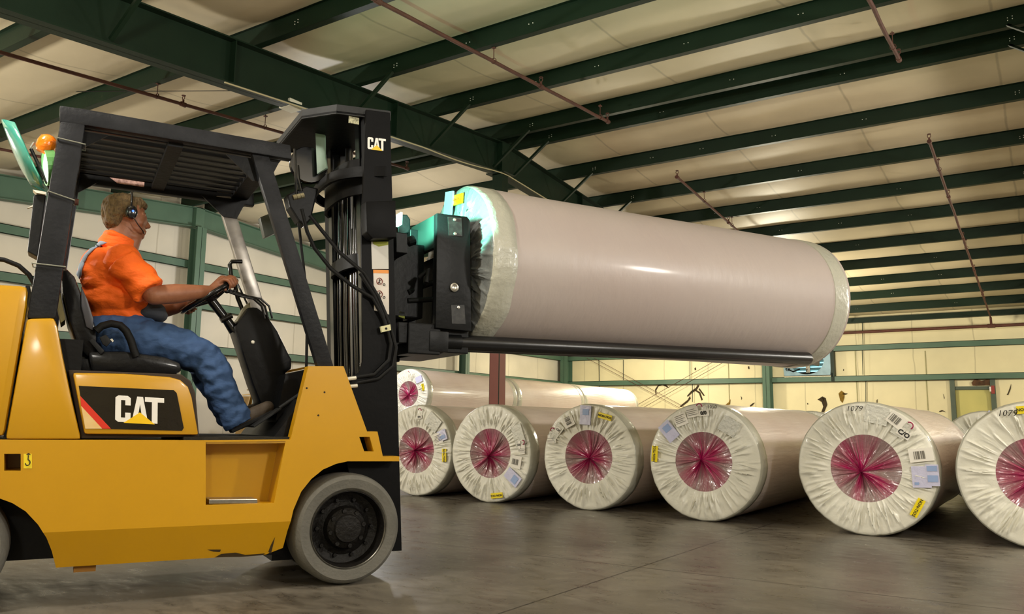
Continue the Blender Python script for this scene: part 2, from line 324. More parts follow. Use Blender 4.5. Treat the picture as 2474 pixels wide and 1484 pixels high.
# rafters: tapered I section following the roof
def rafter(x, dep, label, m=GREEN, wf=.2):
    mb = MB()
    for (y0, y1) in ((WY0 + .3, RIDGE), (RIDGE, WY1 - .3)):
        z0, z1 = zb(y0), zb(y1)
        mb.prism([(x - .006, y0, z0), (x - .006, y1, z1), (x - .006, y1, z1 - dep), (x - .006, y0, z0 - dep)], (.012, 0, 0))
        mb.prism([(x - wf / 2, y0, z0), (x - wf / 2, y1, z1), (x - wf / 2, y1, z1 - .015), (x - wf / 2, y0, z0 - .015)], (wf, 0, 0))
        mb.prism([(x - wf / 2, y0, z0 - dep), (x - wf / 2, y1, z1 - dep), (x - wf / 2, y1, z1 - dep + .015), (x - wf / 2, y0, z0 - dep + .015)], (wf, 0, 0))
        for k in range(1, 6):
            yy = y0 + (y1 - y0) * k / 6
            mb.box((x, yy - .006, zb(yy) - dep + .015), (x + wf / 2 - .01, yy + .006, zb(yy) - .015))
    mb.box((x - wf / 2, RIDGE - .1, 5.2 - dep - .02), (x + wf / 2, RIDGE + .1, 5.2))
    return tag(mb.build('roof_rafter', m), label, 'rafter')
rafter(-6.95, .50, 'large dark green rafter crossing the ceiling from upper left to behind the held roll')
rafter(.62, .50, 'green rafter of the next frame at the right edge of the view')
rafter(WX0 + .2, .42, 'green end rafter on top of the left end wall, peaking above the driver', GREEN_LIT)
# purlins with their bolts
FR = [-6.95, .62]
for i, y in enumerate(PUR):
    z = zb(y); mb = MB(); h = .205
    far = y > RIDGE
    mb.box((WX0 + .02, y - .0015, z), (WX1 - .02, y + .0015, z + h)); mb.box((WX0 + .02, y, z), (WX1 - .02, y + .08, z + .003)); mb.box((WX0 + .02, y + .078, z), (WX1 - .02, y + .081, z + .018)); mb.box((WX0 + .02, y - .065, z + h - .003), (WX1 - .02, y, z + h))
    # lap at each frame
    for fxx in FR: mb.box((fxx - .75, y - .004, z + .004), (fxx + .75, y - .0015, z + h - .004))
    if far:
        n = i - 11
        word = ['first', 'second', 'third', 'fourth', 'fifth', 'sixth', 'seventh', 'eighth', 'ninth', 'tenth'][n]
        lb = 'dark green roof purlin, %s beyond the ridge counting towards the back wall' % word
    else:
        n = 10 - i; word = ['first', 'second', 'third', 'fourth', 'fifth', 'sixth', 'seventh', 'eighth', 'ninth', 'tenth', 'eleventh'][n]
        lb = 'dark green roof purlin, %s on the near side of the ridge' % word
    if y < 2: 
        lb = 'dark green roof purlin over the camera side, %s on the near side of the ridge' % word
    p = tag(mb.build('roof_purlin', GREEN), lb, 'purlin', 'green roof purlins')
    if y > 2:
        for fxx in FR:
            for s in (-1, 1):
                b = MB()
                for ox, oz in ((0, 0), (0, .03), (.045, .01), (.045, .04)): b.sph((fxx + s * .72 + ox, y - .006, z + .07 + oz), .0065, 8)
                b.build('bolt_cluster', ZINC, p)
        for xx in (-5.2, -4.35, -3.2, -1.95):
            if (i + int(xx * 10)) % 3 == 0: continue
            b = MB()
            for ox in (0, .05): b.sph((xx + ox + .1 * nz(y, xx), y - .006, z + .1), .006, 8)
            b.build('bolt_pair', ZINC, p)
# eave strut
tag(MB().box((WX0 + .02, WY1 - .18, zb(25.6) - .03), (WX1, WY1 - .02, zb(25.6) + .12)).build('eave_strut', GREEN), 'dark green eave strut along the top of the back wall', 'eave strut')
# flange braces
def brace(p0, p1, label):
    p0 = Vector(p0); p1 = Vector(p1); d = (p1 - p0); q = d.to_track_quat('Y', 'Z').to_matrix(); L_ = d.length
    mb = MB().box((-.02, 0, -.002), (.02, L_, .002), R=q, o=p0).box((-.02, 0, 0), (-.016, L_, .035), R=q, o=p0)
    return tag(mb.build('flange_brace', GREEN), label, 'brace', 'flange braces on the rafters')
bl = {3.83: 'at the top left of the view', 8.40: 'second in front of the ridge column', 6.87: 'above the mast head', 9.91: 'just in front of the ridge column', 10.47: 'just beyond the ridge column', 11.93: 'second beyond the ridge column', 13.46: 'third beyond the ridge column', 5.35: 'over the overhead guard'}
for y in (3.83, 5.35, 6.87, 8.40, 9.91, 10.47, 11.93, 13.46):
    if y == 5.35: continue
    brace((-6.22, y - .02, zb(y) + .01), (-6.86, y - .03, zb(y) - .47), 'thin green flange brace on the large rafter, ' + bl[y])
for y, t in ((9.91, 'on the near side of the ridge'), (10.47, 'on the far side of the ridge')):
    brace((-.12, y - .02, zb(y) + .01), (.54, y - .02, zb(y) - .47), 'thin green flange brace at the upper right corner, ' + t)
# sprinkler pipes
def pipe(x, y0, y1, label, hang, heads, r=.021, dz=.17):
    n = max(2, int(abs(y1 - y0) / .4)); P = [(x + .012 * nz(i * .7, x), y0 + (y1 - y0) * i / n, zb(y0 + (y1 - y0) * i / n) - dz) for i in range(n + 1)]
    o = tag(MB().tube(P, r, 12).build('sprinkler_pipe', RUST, smooth=50), label, 'pipe', 'rusty sprinkler branch pipes under the roof')
    for y in hang:
        z = zb(y) - dz
        MB().tube([(x, y, z + .045), (x, y, zb(y) + .02)], .005, 6).lathe([(.034, -.006), (.034, .006), (.029, .006), (.029, -.006), (.034, -.006)], (x, y, z + .01), (0, 1, 0), 16).box((x - .02, y - .02, zb(y) - .012), (x + .02, y + .02, zb(y))).build('hanger', RUST, o)
    for y in heads:
        z = zb(y) - dz
        MB().tube([(x, y - .035, z), (x, y + .035, z)], .03, 12).tube([(x, y, z), (x, y, z + .06)], .013, 8).tube([(x + .022 * math.cos(a), y, z + .085 + .025 * math.sin(a)) for a in [i * PI / 6 for i in range(13)]], .005, 6).lathe([(.001, .0), (.026, .0), (.026, .004), (.001, .004)], (x, y, z + .112), (0, 0, 1), 12).build('sprinkler_head', RUST, o)
    return o
pipe(-4.85, 3.0, 9.75, 'rusty sprinkler pipe hanging on the near roof slope above the held roll', (4.9, 6.95, 9.5), (5.1, 7.95, 9.72))
pipe(-4.85, 12.2, 24.9, 'rusty sprinkler pipe on the far roof slope ending behind the top of the held roll', (13.5, 15.0, 18), (12.25, 14.8))
pipe(-1.17, 3.0, 9.75, 'rusty sprinkler pipe on the near roof slope at the upper right', (9.3, 6.9), (9.72,))
pipe(-1.17, 12.4, 25.1, 'rusty sprinkler pipe on the far roof slope, right of the held roll', (13.6, 18.1, 22.7), (12.45, 14.9, 17.4, 19.9, 22.3))
pipe(-8.65, 2.5, 9.95, 'rusty sprinkler pipe in the left bay passing above the overhead guard', (5.4, 7.0, 9.3), (5.75, 9.93))
pipe(-12.3, 3.0, 9.0, 'short stretch of rusty sprinkler pipe at the far left edge, beyond the work lamp', (5.3,), (5.55,))
mz = on_y(2200, 797, 25.2).z
mp_ = tag(MB().tube([(WX0 + .5, 25.2, mz), (WX1 - .5, 25.2, mz)], .042, 14).tube([(-1.17, 25.1, zb(25.1) - .17), (-1.17, 25.2, mz)], .03, 12).tube([(-1.26, 25.2, mz), (-1.08, 25.2, mz)], .055, 12).build('sprinkler_main', RUST, smooth=50), 'horizontal rusty sprinkler main running along the back wall', 'pipe')
for x in (-6.0, -3.9, -.2): MB().tube([(x, 25.2, mz), (x, WY1 - .02, mz + .05)], .01, 8).build('pipe_bracket', RUST, mp_)
# thin cable from the rafter to the left
a = Vector((-7.03, 5.46, 4.38)); b = Vector((-14.7, 4.96, 5.02)); b = CAM + ray(-230, 224) * ((Vector((-14.6, 0, 0)).x) / ray(-230, 224).x)
tag(MB().tube([a, b], .0045, 6).build('cable', RUB), 'thin dark cable strung level between the rafter and the left wall', 'cable')
# rods bracing the back wall, each doubled by a second thin line
for (p, q, lb) in [((1418, 866), (1650, 990), 'thin bracing rod on the back wall falling to the right, upper of its pair'), ((1436, 866), (1665, 990), 'thin dark line on the back wall doubling the bracing rod that falls to the right'),
                   ((1735, 868), (1520, 990), 'thin bracing rod on the back wall rising to the right, upper of its pair'), ((1762, 868), (1535, 996), 'thin dark line on the back wall doubling the bracing rod that rises to the right')]:
    tag(MB().tube([on_y(*p, WY1 - (.27 if q[0] > p[0] else .22)), on_y(*q, WY1 - (.27 if q[0] > p[0] else .22))], .007, 6).build('bracing_line', RUST), lb, 'rod', 'crossed bracing rods on the back wall')
for k, (px, y0, y1, lb) in enumerate([(1447, 866, 938, 'beside the corner column'), (1506, 870, 918, 'second from the corner column'), (1667, 872, 916, 'between the crossed bracing rods and the fan'), (1673, 924, 972, 'below the lower girt near the crossed rods'), (2083, 842, 906, 'between the two girts right of the fan'), (2092, 916, 975, 'below the lower girt right of the fan'), (2083, 770, 832, 'above the upper girt beside the held roll')]):
    tag(MB().tube([on_y(px, y0, WY1 - .1), on_y(px + (2 if y1 - y0 > 60 else 0), y1, WY1 - .1)], .011, 6).build('sag_rod', GREEN), 'thin green sag rod on the back wall ' + lb, 'rod', 'sag rods on the back wall')
# white box under the rafter
p = on_x(702, 256, -7.0)
jb = tag(MB().box((p.x - .09, p.y - .09, p.z - .04), (p.x + .09, p.y + .09, p.z + .05)).build('junction_box', mat('box_white', '#d8d4be', .5), bevel=.006), 'small off-white box under the rafter beside the mast head', 'junction box')
# conduit clipped below the big rafter
P = [(-6.84, y, zb(y) - .5 - .018 - .03 * max(0, math.sin((y - 8.2) * 1.9)) * (8.2 < y < 9.85)) for y in [5 + i * .15 for i in range(52)]]
tag(MB().tube(P, .009, 8).build('cable', mat('cream_cable', '#b9ad84', .5)), 'pale cable clipped under the large rafter, sagging near the ridge column', 'cable')
# exhaust fan
FANP = mat('fan_blue_grey', '#7f9aa6', .45, .2, var=(5, .5))
fan = tag(empty('exhaust_fan', (-6.09, WY1, 2.4)), 'blue-grey exhaust fan with round shroud in the back wall below the held roll', 'fan')
mb = MB(); n = 32; R0 = .5; cx, cz = 0, .45; vs = []; fs = []
sq = []
for i in range(n):
    a = 2 * PI * i / n; c, s = math.cos(a), math.sin(a); k = min(.69 / max(abs(c), 1e-3), .45 / max(abs(s), 1e-3)); sq.append((cx + c * k, cz + s * k))
for y in (-.16, -.10):
    vs += [(x, y, z) for x, z in sq] + [(cx + R0 * math.cos(2 * PI * i / n), y, min(.9, max(0.0, cz + min(.42, R0) * math.sin(2 * PI * i / n)))) for i in range(n)]
for i in range(n):
    j = (i + 1) % n
    fs += [(i, j, n + j, n + i), (2 * n + j, 2 * n + i, 3 * n + i, 3 * n + j), (n + i, n + j, 3 * n + j, 3 * n + i), (j, i, 2 * n + i, 2 * n + j)]
mb.add(vs, fs).build('shroud', FANP, fan)
MB().box((-.69, -.12, 0), (-.66, .16, .9)).box((.66, -.12, 0), (.69, .16, .9)).box((-.69, -.12, 0), (.69, .16, .03)).box((-.69, -.12, .87), (.69, .16, .9)).build('fan_frame', GREEN, fan)
lv = MB()
for k in range(7): lv.box((-.66, -.005, -.06), (.66, .005, .06), R=Matrix.Rotation(.9, 3, 'X'), o=(0, .12, .08 + k * .125))
lv.build('louvre', STEEL, fan)
bl_ = MB()
for k in range(5): bl_.box((.04, -.01, -.08), (.36, .01, .08), R=Matrix.Rotation(k * 2 * PI / 5 + .3, 3, 'Y') @ Matrix.Rotation(.5, 3, 'X'), o=(0, -.02, .45))
bl_.lathe([(.001, -.06), (.06, -.06), (.06, .04), (.001, .04)], (0, -.02, .45), (0, 1, 0), 16).build('blade', STEEL, fan)
MB().lathe([(.05, -.1), (.05, .1)], (-.55, -.2, .2), (0, 1, 0), 16).tube([(-.55, -.2, .2), (-.4, -.2, .12), (-.2, -.15, .2)], .02, 8).build('motor', BLK, fan)
MB().box((-.66, -.2, -.05), (.74, -.17, -.025)).box((.72, -.2, -.05), (.74, -.17, .06)).build('sill_strip', mat('white_trim', '#e9e0c4', .5), fan)
MB().box((-.66, .17, .02), (.66, .18, .88)).build('daylight_gap', mat('daylight', '#9fe0ff', .5, emit=((.35, .85, 1.0), 1.2)), fan)
# green posts beside the fan
MB().box((.70, -.2, -.2), (.80, 0, .75)).build('fan_post', GREEN, fan)
# scrap cardboard near the left wall
KR = mat('cardboard', '#a98a58', .85, var=(6, .5), col2='#5a4126')
KP = mat('pallet_wood', '#b69a68', .8, var=(8, .6), col2='#6a5434')
for k, (x, y, z, lb) in enumerate([(-13.2, 11.15, 0, 'bottom'), (-13.2, 11.15, .44, 'middle'), (-13.2, 11.15, .88, 'top')]):
    t = tag(empty('carton', (x, y, z), .1 * k), 'brown cardboard carton by the left wall beyond the driver\'s boots, %s of its stack' % lb, 'box', 'stacked cartons by the left wall')
    MB().box((-.42, -.42, 0), (.42, .42, .435)).build('carton_body', KR, t, bevel=.01); MB().box((-.04, -.425, .1), (.04, .425, .4375)).build('packing_tape', KP, t)
t = MB()
for k in range(5): t.box((-.5, -.06, 0), (.5, .06, .02), R=Matrix.Rotation(.3 + k * .5, 3, 'Z') @ Matrix.Rotation(.12 * (k - 2), 3, 'Y'), o=(-13.3 + .1 * k, 11.15, 1.36 + .035 * k))
tag(t.build('scrap_wood', KP), 'loose scrap boards lying on top of the carton stack by the left wall', 'scrap wood')

# ------------------------------------------------------------------ lamps
LH = mat('lamp_housing', '#55585a', .4, .5)
for i, (x, y, z, wt, c) in enumerate(LAMPS):
    t = tag(empty('unseen_bay_light', (x, y, z)), 'unseen high bay lamp placed to light the hall', 'unseen ceiling lamp', 'unseen high bay lamps')
    zt = zb(y) - z
    MB().lathe([(.05, .42), (.09, .4), (.1, .22), (.24, .05), (.25, 0), (.235, 0), (.09, .2), (.001, .21)], (0, 0, 0), (0, 0, 1), 32).build('lamp_shade', LH, t, smooth=40)
    MB().tube([(0, 0, .4), (0, 0, zt + .1)], .008, 8).build('hanger_rod', LH, t)
    MB().sph((0, 0, .08), (.05, .05, .09), 16).build('bulb', mat('bulb_glow_%d' % (c == WHITE), '#ffffff', .5, emit=(c, 12)), t)
    l = bpy.data.lights.new('bulb_light', 'POINT'); l.energy = wt; l.color = c; l.shadow_soft_size = .22
    lo = bpy.data.objects.new('bulb_light', l); COL.objects.link(lo); lo.location = (0, 0, -.45); lo.parent = t

# ------------------------------------------------------------------ wrapped rolls
RR = .52
CLOTH = mat('white_end_cloth', '#dedccf', .42, bump=(22, .25), coat=.12)
RIMF = mat('rim_film', '#b9b8aa', .3, coat=.35, bump=(30, .35))
SIDE = mat('pink_side_wrap', '#dccdc3', .38, bump=(3.2, .35, (9, .7, 9)), coat=.3, var=(1.4, .3), col2='#bfa294')
SIDE2 = mat('pink_side_wrap_smooth', '#b8aca7', .42, bump=(2.6, .22, (2, 5, 2)), coat=.14, var=(.9, .35), col2='#ab9893')
FILM = mat('gathered_pink_film', '#8c7472', .16, coat=.8, attr='dens', col2='#a01252', bump=(45, .35))
TAPE = mat('clear_wrap', '#cfcfc6', .12, coat=1, bump=(35, .8))
PAPER = mat('white_paper', '#e8e4da', .6); POUCH = mat('lilac_pouch', '#c4c4e0', .25, coat=.5, bump=(25, .3)); POUCHB = mat('blue_pouch_patch', '#8fa5cf', .3)
YTAG = mat('yellow_sticker', '#f0d800', .45); INK = mat('black_ink', '#15130f', .6); INKP = mat('faded_ink', '#6e6a62', .6); MAG = mat('magenta_ink', '#99184a', .5)
def roll_meshes(seed, L, side):
    rnd = random.Random(seed); n = 420; ri = .262 if seed != 3 else .2
    rr = [ri + (RR - .03 - ri) * i / 11 for i in range(12)]
    disp = [[0.0] * n for _ in rr]
    for k in range(190):
        th = rnd.random() * 2 * PI; wdt = rnd.uniform(.011, .034); am = rnd.uniform(.010, .030); sk = rnd.uniform(-.5, .5); r0 = rnd.uniform(.0, .6); r1 = rnd.uniform(.5, 1.05)
        for i, r in enumerate(rr):
            t = i / 11
            e = max(0, min(1, (t - r0) / .18 + .25)) * max(0, min(1, (r1 - t) / .2 + .2))
            if e <= 0: continue
            c = th + sk * (r - ri)
            for j in range(int((c - 3 * wdt) / (2 * PI) * n), int((c + 3 * wdt) / (2 * PI) * n) + 1):
                d = (j * 2 * PI / n - c) / wdt
                v = math.exp(-d * d * (5 if d > 0 else .6)); disp[i][j % n] = max(disp[i][j % n], am * e * v)
    orad = [1 + .007 * nz(3 * math.cos(2 * PI * j / n) + seed, 3 * math.sin(2 * PI * j / n)) + .004 * nz(9 * math.cos(2 * PI * j / n), 9 * math.sin(2 * PI * j / n) + seed) for j in range(n)]
    def P(r, j, y, k=1.0): a = 2 * PI * j / n; q = 1 + (orad[j] - 1) * k; return (r * q * math.sin(a), y, RR + r * q * math.cos(a))
    vs = []; fs = []; rows = 0
    for i, r in enumerate(rr): vs += [P(r, j, -disp[i][j] + .004 * nz(r * 12, j * .05), (i / 11)) for j in range(n)]; rows += 1
    for r, y, a in ((RR - .012, .006, .8), (RR - .002, .02, .6), (RR + .003, .045, .4), (RR + .003, .10, .35), (RR + .003, .16 , .3), (RR - .004, .162, 0)):
        vs += [P(r, j, y - a * disp[-1][j] + (.02 * nz(j * .03, seed) if y > .12 else 0)) for j in range(n)]; rows += 1
    fi = []
    for i in range(rows - 1):
        for j in range(n): fs.append((i * n + j, (i + 1) * n + j, (i + 1) * n + (j + 1) % n, i * n + (j + 1) % n))
    mb = MB(); k = 11 * n
    mb.add(vs, fs[:12 * n], 0); mb.f += fs[12 * n:]; mb.mi += [1] * (len(fs) - 12 * n)
    # gathered centre
    nn = 420; ms = 16; ox, oz = rnd.uniform(-.035, .02), rnd.uniform(-.04, .02)
    big = [nz(2.2 * math.cos(2 * PI * j / nn) + seed * 3, 2.2 * math.sin(2 * PI * j / nn)) for j in range(nn)]
    fine = [nz(24 * math.cos(2 * PI * j / nn) + seed, 24 * math.sin(2 * PI * j / nn)) for j in range(nn)]
    folds = [(rnd.random() * 2 * PI, rnd.choice((.018, .03, .05, .10)) * rnd.uniform(.7, 1.3), rnd.uniform(.005, .018), rnd.uniform(.0, .7)) for _ in range(80)]
    cv = []; cd = []
    for i in range(ms + 1):
        t = (i / ms) ** .9
        for j in range(nn):
            a = 2 * PI * j / nn; x = ox + (ri * math.sin(a) - ox) * t; z = oz + (ri * math.cos(a) - oz) * t; h = 0; dn = 0
            for (ta, wa, am, tt) in folds:
                d = (a - ta + PI) % (2 * PI) - PI; ww = wa * (1.0 + .4 * (1 - t))
                if abs(d) < 3 * ww: g = math.exp(-(d / ww) ** 2); h += am * g * (1 - t) * (t + .15) * 2.2; dn += g * .22 * (1.15 - t) * (1 if wa > .03 else .5)
            y = .03 * math.sin(PI * t) * 1.2 - .02 * max(0, 1 - t * 6) - h + .003 * nz(j * .35, t * 5)
            cv.append((x, y, RR + z)); cd.append(max(0.0, min(1.0, 1.0 * math.exp(-t * 2.6) + .24 + dn * .8 + big[j] * 1.3 * (1 - .5 * t) + .25 * fine[j] - .10 * t)))
    cf = [(i * nn + j, (i + 1) * nn + j, (i + 1) * nn + (j + 1) % nn, i * nn + (j + 1) % nn) for i in range(ms) for j in range(nn)]
    # side
    sv = []; sf = []; q = 96; rowsy = [0.1 + (L - .1) * i / 14 for i in range(15)]
    for y in rowsy:
        for j in range(q):
            a = 2 * PI * j / q; r = RR - .002 + .003 * nz(2.5 * math.cos(a), y * 1.5 + seed, 2.5 * math.sin(a)); sv.append((r * math.sin(a), y, RR + r * math.cos(a)))
    for i in range(14):
        for j in range(q): sf.append((i * q + j, (i + 1) * q + j, (i + 1) * q + (j + 1) % q, i * q + (j + 1) % q))
    smb = MB().add(sv, sf)
    # far end: cloth collar and disc
    fe = MB()
    fe.lathe([(RR - .004, L - .17), (RR + .004, L - .168), (RR + .004, L - .05), (RR, L - .02), (RR - .02, L), (.27, L + .004), (.1, L - .03), (.0, L - .02)], (0, 0, RR), (0, 1, 0), 64)
    return mb, (cv, cf, cd), smb, fe
def make_roll(seed, L, loc, rz, label, side=SIDE, group='wrapped pink rolls on the floor'):
    t = empty('wrapped_roll', loc, rz); tag(t, label, 'roll', group)
    mb, (cv, cf, cd), smb, fe = roll_meshes(seed, L, side)
    mb.build('end_wrap', [CLOTH, RIMF], t, smooth=80)
    o = MB().add(cv, cf).build('gathered_film', FILM, t, smooth=80)
    at = o.data.attributes.new('dens', 'FLOAT', 'POINT'); at.data.foreach_set('value', cd)
    smb.build('side_wrap', side, t, smooth=60)
    fe.build('far_end_wrap', RIMF, t, smooth=60)
    return t
def place_text(mb, vs, fs, M_, mi=0): mb.add([M_ @ v for v in vs], fs, mi)
def stick(t, r, th, wd, hg, rot, m, name, txt=None, tsize=.03, off=.026, tm=None, extra=None, bold=.0006, label=None, bend=0):
    a = math.radians(th); c = Vector((r * math.sin(a), -off, RR + r * math.cos(a)))
    Rm = Matrix.Rotation(-math.radians(rot), 3, 'Y')  # clockwise seen from the front
    Rm = Matrix.Rotation(math.radians(rot), 3, 'Y')
    N = 6; vs = []; fs = []
    for i in range(N + 1):
        for j in range(N + 1):
            x = (i / N - .5) * wd; z = (j / N - .5) * hg; vs.append(c + Rm @ Vector((x, .0025 * nz(x * 40 + th, z * 40 + r * 9), z)))
    for i in range(N):
        for j in range(N): k = i * (N + 1) + j; fs.append((k, k + N + 1, k + N + 2, k + 1))
    k = len(vs); vs2 = vs + [v + Vector((0, .012, 0)) for v in vs]
    bd = [i * (N + 1) for i in range(N)] + [N * (N + 1) + j for j in range(N)] + [i * (N + 1) + N for i in range(N, 0, -1)] + [j for j in range(N, 0, -1)]
    fs2 = fs + [(bd[i], bd[(i + 1) % len(bd)], bd[(i + 1) % len(bd)] + k, bd[i] + k) for i in range(len(bd))]
    o = MB().add(vs2, fs2).build(name, m, t, smooth=60)
    if label: o['label'] = label
    M4 = Matrix.Translation(c + Vector((0, -.0035, 0))) @ (Rm.to_4x4()) @ Matrix(((1, 0, 0, 0), (0, 0, -1, 0), (0, 1, 0, 0), (0, 0, 0, 1)))
    if txt or extra:
        mb = MB()
        if txt:
            v, f = text_mb(txt, tsize, .001, bold=bold); place_text(mb, v, f, M4)
        for (x0, z0, x1, z1, mi) in (extra or []): mb.add([M4 @ Vector(p) for p in ((x0, z0, 0), (x1, z0, 0), (x1, z1, 0), (x0, z1, 0))], [(0, 1, 2, 3)], mi)
        mb.build('print', [tm or INK, INKP, MAG, POUCHB], o)
    return o
def arc(t, r, th, rot, rad=.022):
    a = math.radians(th); c = Vector((r * math.sin(a), -.033, RR + r * math.cos(a))); mb = MB(); Rm = Matrix.Rotation(math.radians(rot), 3, 'Y')
    P = [c + Rm @ Vector((rad * math.cos(q), 0, rad * math.sin(q))) for q in [i * PI / 10 - .2 for i in range(11)]]
    return mb.tube(P, .005, 6).build('magenta_mark', MAG, t)
def wrapgloss(t, r, th, wd, hg, rot): return stick(t, r, th, wd, hg, rot, TAPE, 'clear_tape', off=.022)
BAR = [(-.05 + .012 * i, -.03, -.05 + .012 * i + .004 + .003 * (i % 3), .03, 1) for i in range(7)]
LINES = [(-.05, -.03 + .016 * i, .045 - .02 * (i % 2), -.026 + .016 * i, 1) for i in range(5)]
LL = 3.3
r1 = make_roll(11, LL, (-6.17, 7.40, 0), 0, 'wrapped roll at the left end of the front row, beside the lift truck mast')
r2 = make_roll(12, LL, (-5.06, 7.30, 0), 0, 'wrapped roll second from left in the front row, in front of the red-brown column')
r3 = make_roll(13, LL, (-3.86, 7.28, 0), 0, 'wrapped roll third from left in the front row, lilac pouch atop its rim')
r4 = make_roll(14, LL, (-2.62, 7.12, 0), 0, 'wrapped roll fourth from left in the front row, yellow sticker on its left rim')
r5 = make_roll(15, LL, (-1.25, 7.00, 0), 0, 'wrapped roll fifth from left in the front row, handwritten 1079 at its top')
r6 = make_roll(16, LL, (-.10, 6.95, 0), 0, 'wrapped roll cut off by the right edge of the view, marked 1079')
# stickers: (radius, clock angle, width, height, rotation)
def ytag(t, r, th, rot): return stick(t, r, th, .145, .055, rot, YTAG, 'yellow_sticker', 'NON-TIO2', .030, tm=INK)
arc(r1, .46, 8, 0); stick(r1, .385, 8, .07, .04, 0, PAPER, 'paper_label', '0/0', .034); wrapgloss(r1, .41, 38, .2, .16, 38); stick(r1, .37, 68, .10, .12, -20, PAPER, 'paper_label', extra=LINES); stick(r1, .43, 66, .12, .12, -20, POUCH, 'document_pouch', extra=[(-.03, -.04, .04, .0, 3)]); ytag(r1, .43, 96, 88)
wrapgloss(r2, .42, 62, .22, .13, 70); stick(r2, .43, 83, .06, .10, 0, PAPER, 'paper_label', extra=LINES[:3]); stick(r2, .40, 76, .03, .08, 0, PAPER, 'paper_label', '0/0', .03, off=.031); arc(r2, .45, 74, 70); stick(r2, .36, 103, .12, .13, 10, PAPER, 'paper_label', extra=BAR); stick(r2, .39, 128, .19, .12, 38, POUCH, 'document_pouch', extra=[(.0, -.04, .07, .04, 3)]); ytag(r2, .45, 166, 172)
stick(r3, .41, -3, .12, .19, 3, POUCH, 'document_pouch', extra=[(-.03, .0, .04, .06, 3)]); ytag(r3, .44, 26, 14); stick(r3, .40, -32, .10, .12, 64, PAPER, 'paper_label', extra=BAR); stick(r3, .43, -56, .10, .18, 40, TAPE, 'clear_tape'); stick(r3, .42, -52, .05, .06, 35, PAPER, 'paper_label', 'C/0', .03, off=.031); arc(r3, .47, -57, -40); stick(r3, .44, -68, .10, .08, 0, PAPER, 'paper_label', extra=LINES[:3], off=.024)
stick(r4, .41, -50, .18, .12, 50, POUCH, 'document_pouch', extra=[(-.06, -.03, .0, .04, 3)]); ytag(r4, .46, -83, -86); stick(r4, .42, -28, .12, .11, -20, PAPER, 'paper_label', extra=LINES); stick(r4, .45, -11, .11, .10, -12, PAPER, 'paper_label', extra=LINES[:4]); stick(r4, .43, 3, .09, .055, -6, PAPER, 'paper_label', '0/0', .045, off=.031, bold=.002); arc(r4, .49, -2, 0, .024)
v, f = text_mb('1050', .045); mb = MB(); mb.add([(p.x + .10, -.026, p.y + RR + .485) for p in v], f).build('handwriting', mat('purple_ink', '#8a5f8d', .6), r4); wrapgloss(r4, .40, 38, .16, .14, 30)
def hand(t, x, z, s='1079'):
    v, f = text_mb(s, .062, .001, bold=-.0005); a = math.atan2(x, z); mb = MB()
    mb.add([(p.x + x + .25 * p.y, -.028, p.y + z + RR) for p in v], f).build('handwriting', mat('pen_ink', '#4a4640', .6), t)
hand(r5, -.055, .465); wrapgloss(r5, .43, 14, .17, .14, 14); stick(r5, .45, 33, .13, .10, 40, PAPER, 'paper_label', extra=BAR); stick(r5, .41, 42, .11, .12, 36, TAPE, 'clear_tape', off=.023); stick(r5, .40, 47, .10, .055, 36, PAPER, 'paper_label', 'C/O', .05, off=.031, bold=.002); arc(r5, .475, 45, 60, .026)
stick(r5, .42, 74, .17, .10, -8, PAPER, 'paper_label', extra=BAR); stick(r5, .40, 97, .13, .16, -2, POUCH, 'document_pouch', extra=[(-.05, -.06, -.02, -.04, 3)]); stick(r5, .475, 94, .09, .16, -2, POUCH, 'document_pouch', extra=[(-.035, -.05, .035, .0, 3), (-.035, .03, .035, .07, 3)]); ytag(r5, .455, 128, 118)
hand(r6, -.16, .43); ytag(r6, .46, -4, -4); wrapgloss(r6, .42, 22, .2, .14, 20)
# second row on the floor and the stacked long line behind
make_roll(21, LL, (-.62, 10.62, 0), 0, 'wrapped roll in the second row, showing between the two rightmost front rolls')
tb = [o for o in bpy.data.objects if o.get('label', '').startswith('wrapped roll in the second row')][0]
stick(tb, .46, 12, .16, .10, 25, POUCH, 'document_pouch'); stick(tb, .47, 38, .1, .05, 30, YTAG, 'yellow_sticker')
for k, (x, lb) in enumerate([(-2.55, 'wrapped roll in the second row behind the fourth front roll'), (-3.75, 'wrapped roll in the second row behind the third front roll'), (-4.95, 'wrapped roll in the second row behind the second front roll')]):
    make_roll(31 + k, LL, (x, 10.75, 0), 0, lb)
SX, SY = -11.05, 12.95
for k, L_ in enumerate((3.35, 3.3, 3.45)):
    y = SY + sum((3.35, 3.3, 3.45)[:k]) + .04 * k
    for s, wd in ((-1, 'left'), (1, 'right')):
        make_roll(50 + k * 2 + (s > 0), L_, (SX + s * .53, y, 0), 0, 'lower wrapped roll under the stacked line, %s side, %s from the front' % (wd, ('first', 'second', 'third')[k]))
    t = make_roll(41 + k, L_, (SX, y, .905), 0, ('wrapped roll atop the stack at left, pale end with pink centre facing the camera', 'middle wrapped roll of the stacked line, crossed by the red-brown column', 'farthest wrapped roll of the stacked line, near the corner column')[k])
    if k == 0:
        stick(t, .41, 45, .17, .13, -20, POUCH, 'document_pouch'); ytag(t, .42, 72, 75); arc(t, .45, 2, 0, .012)
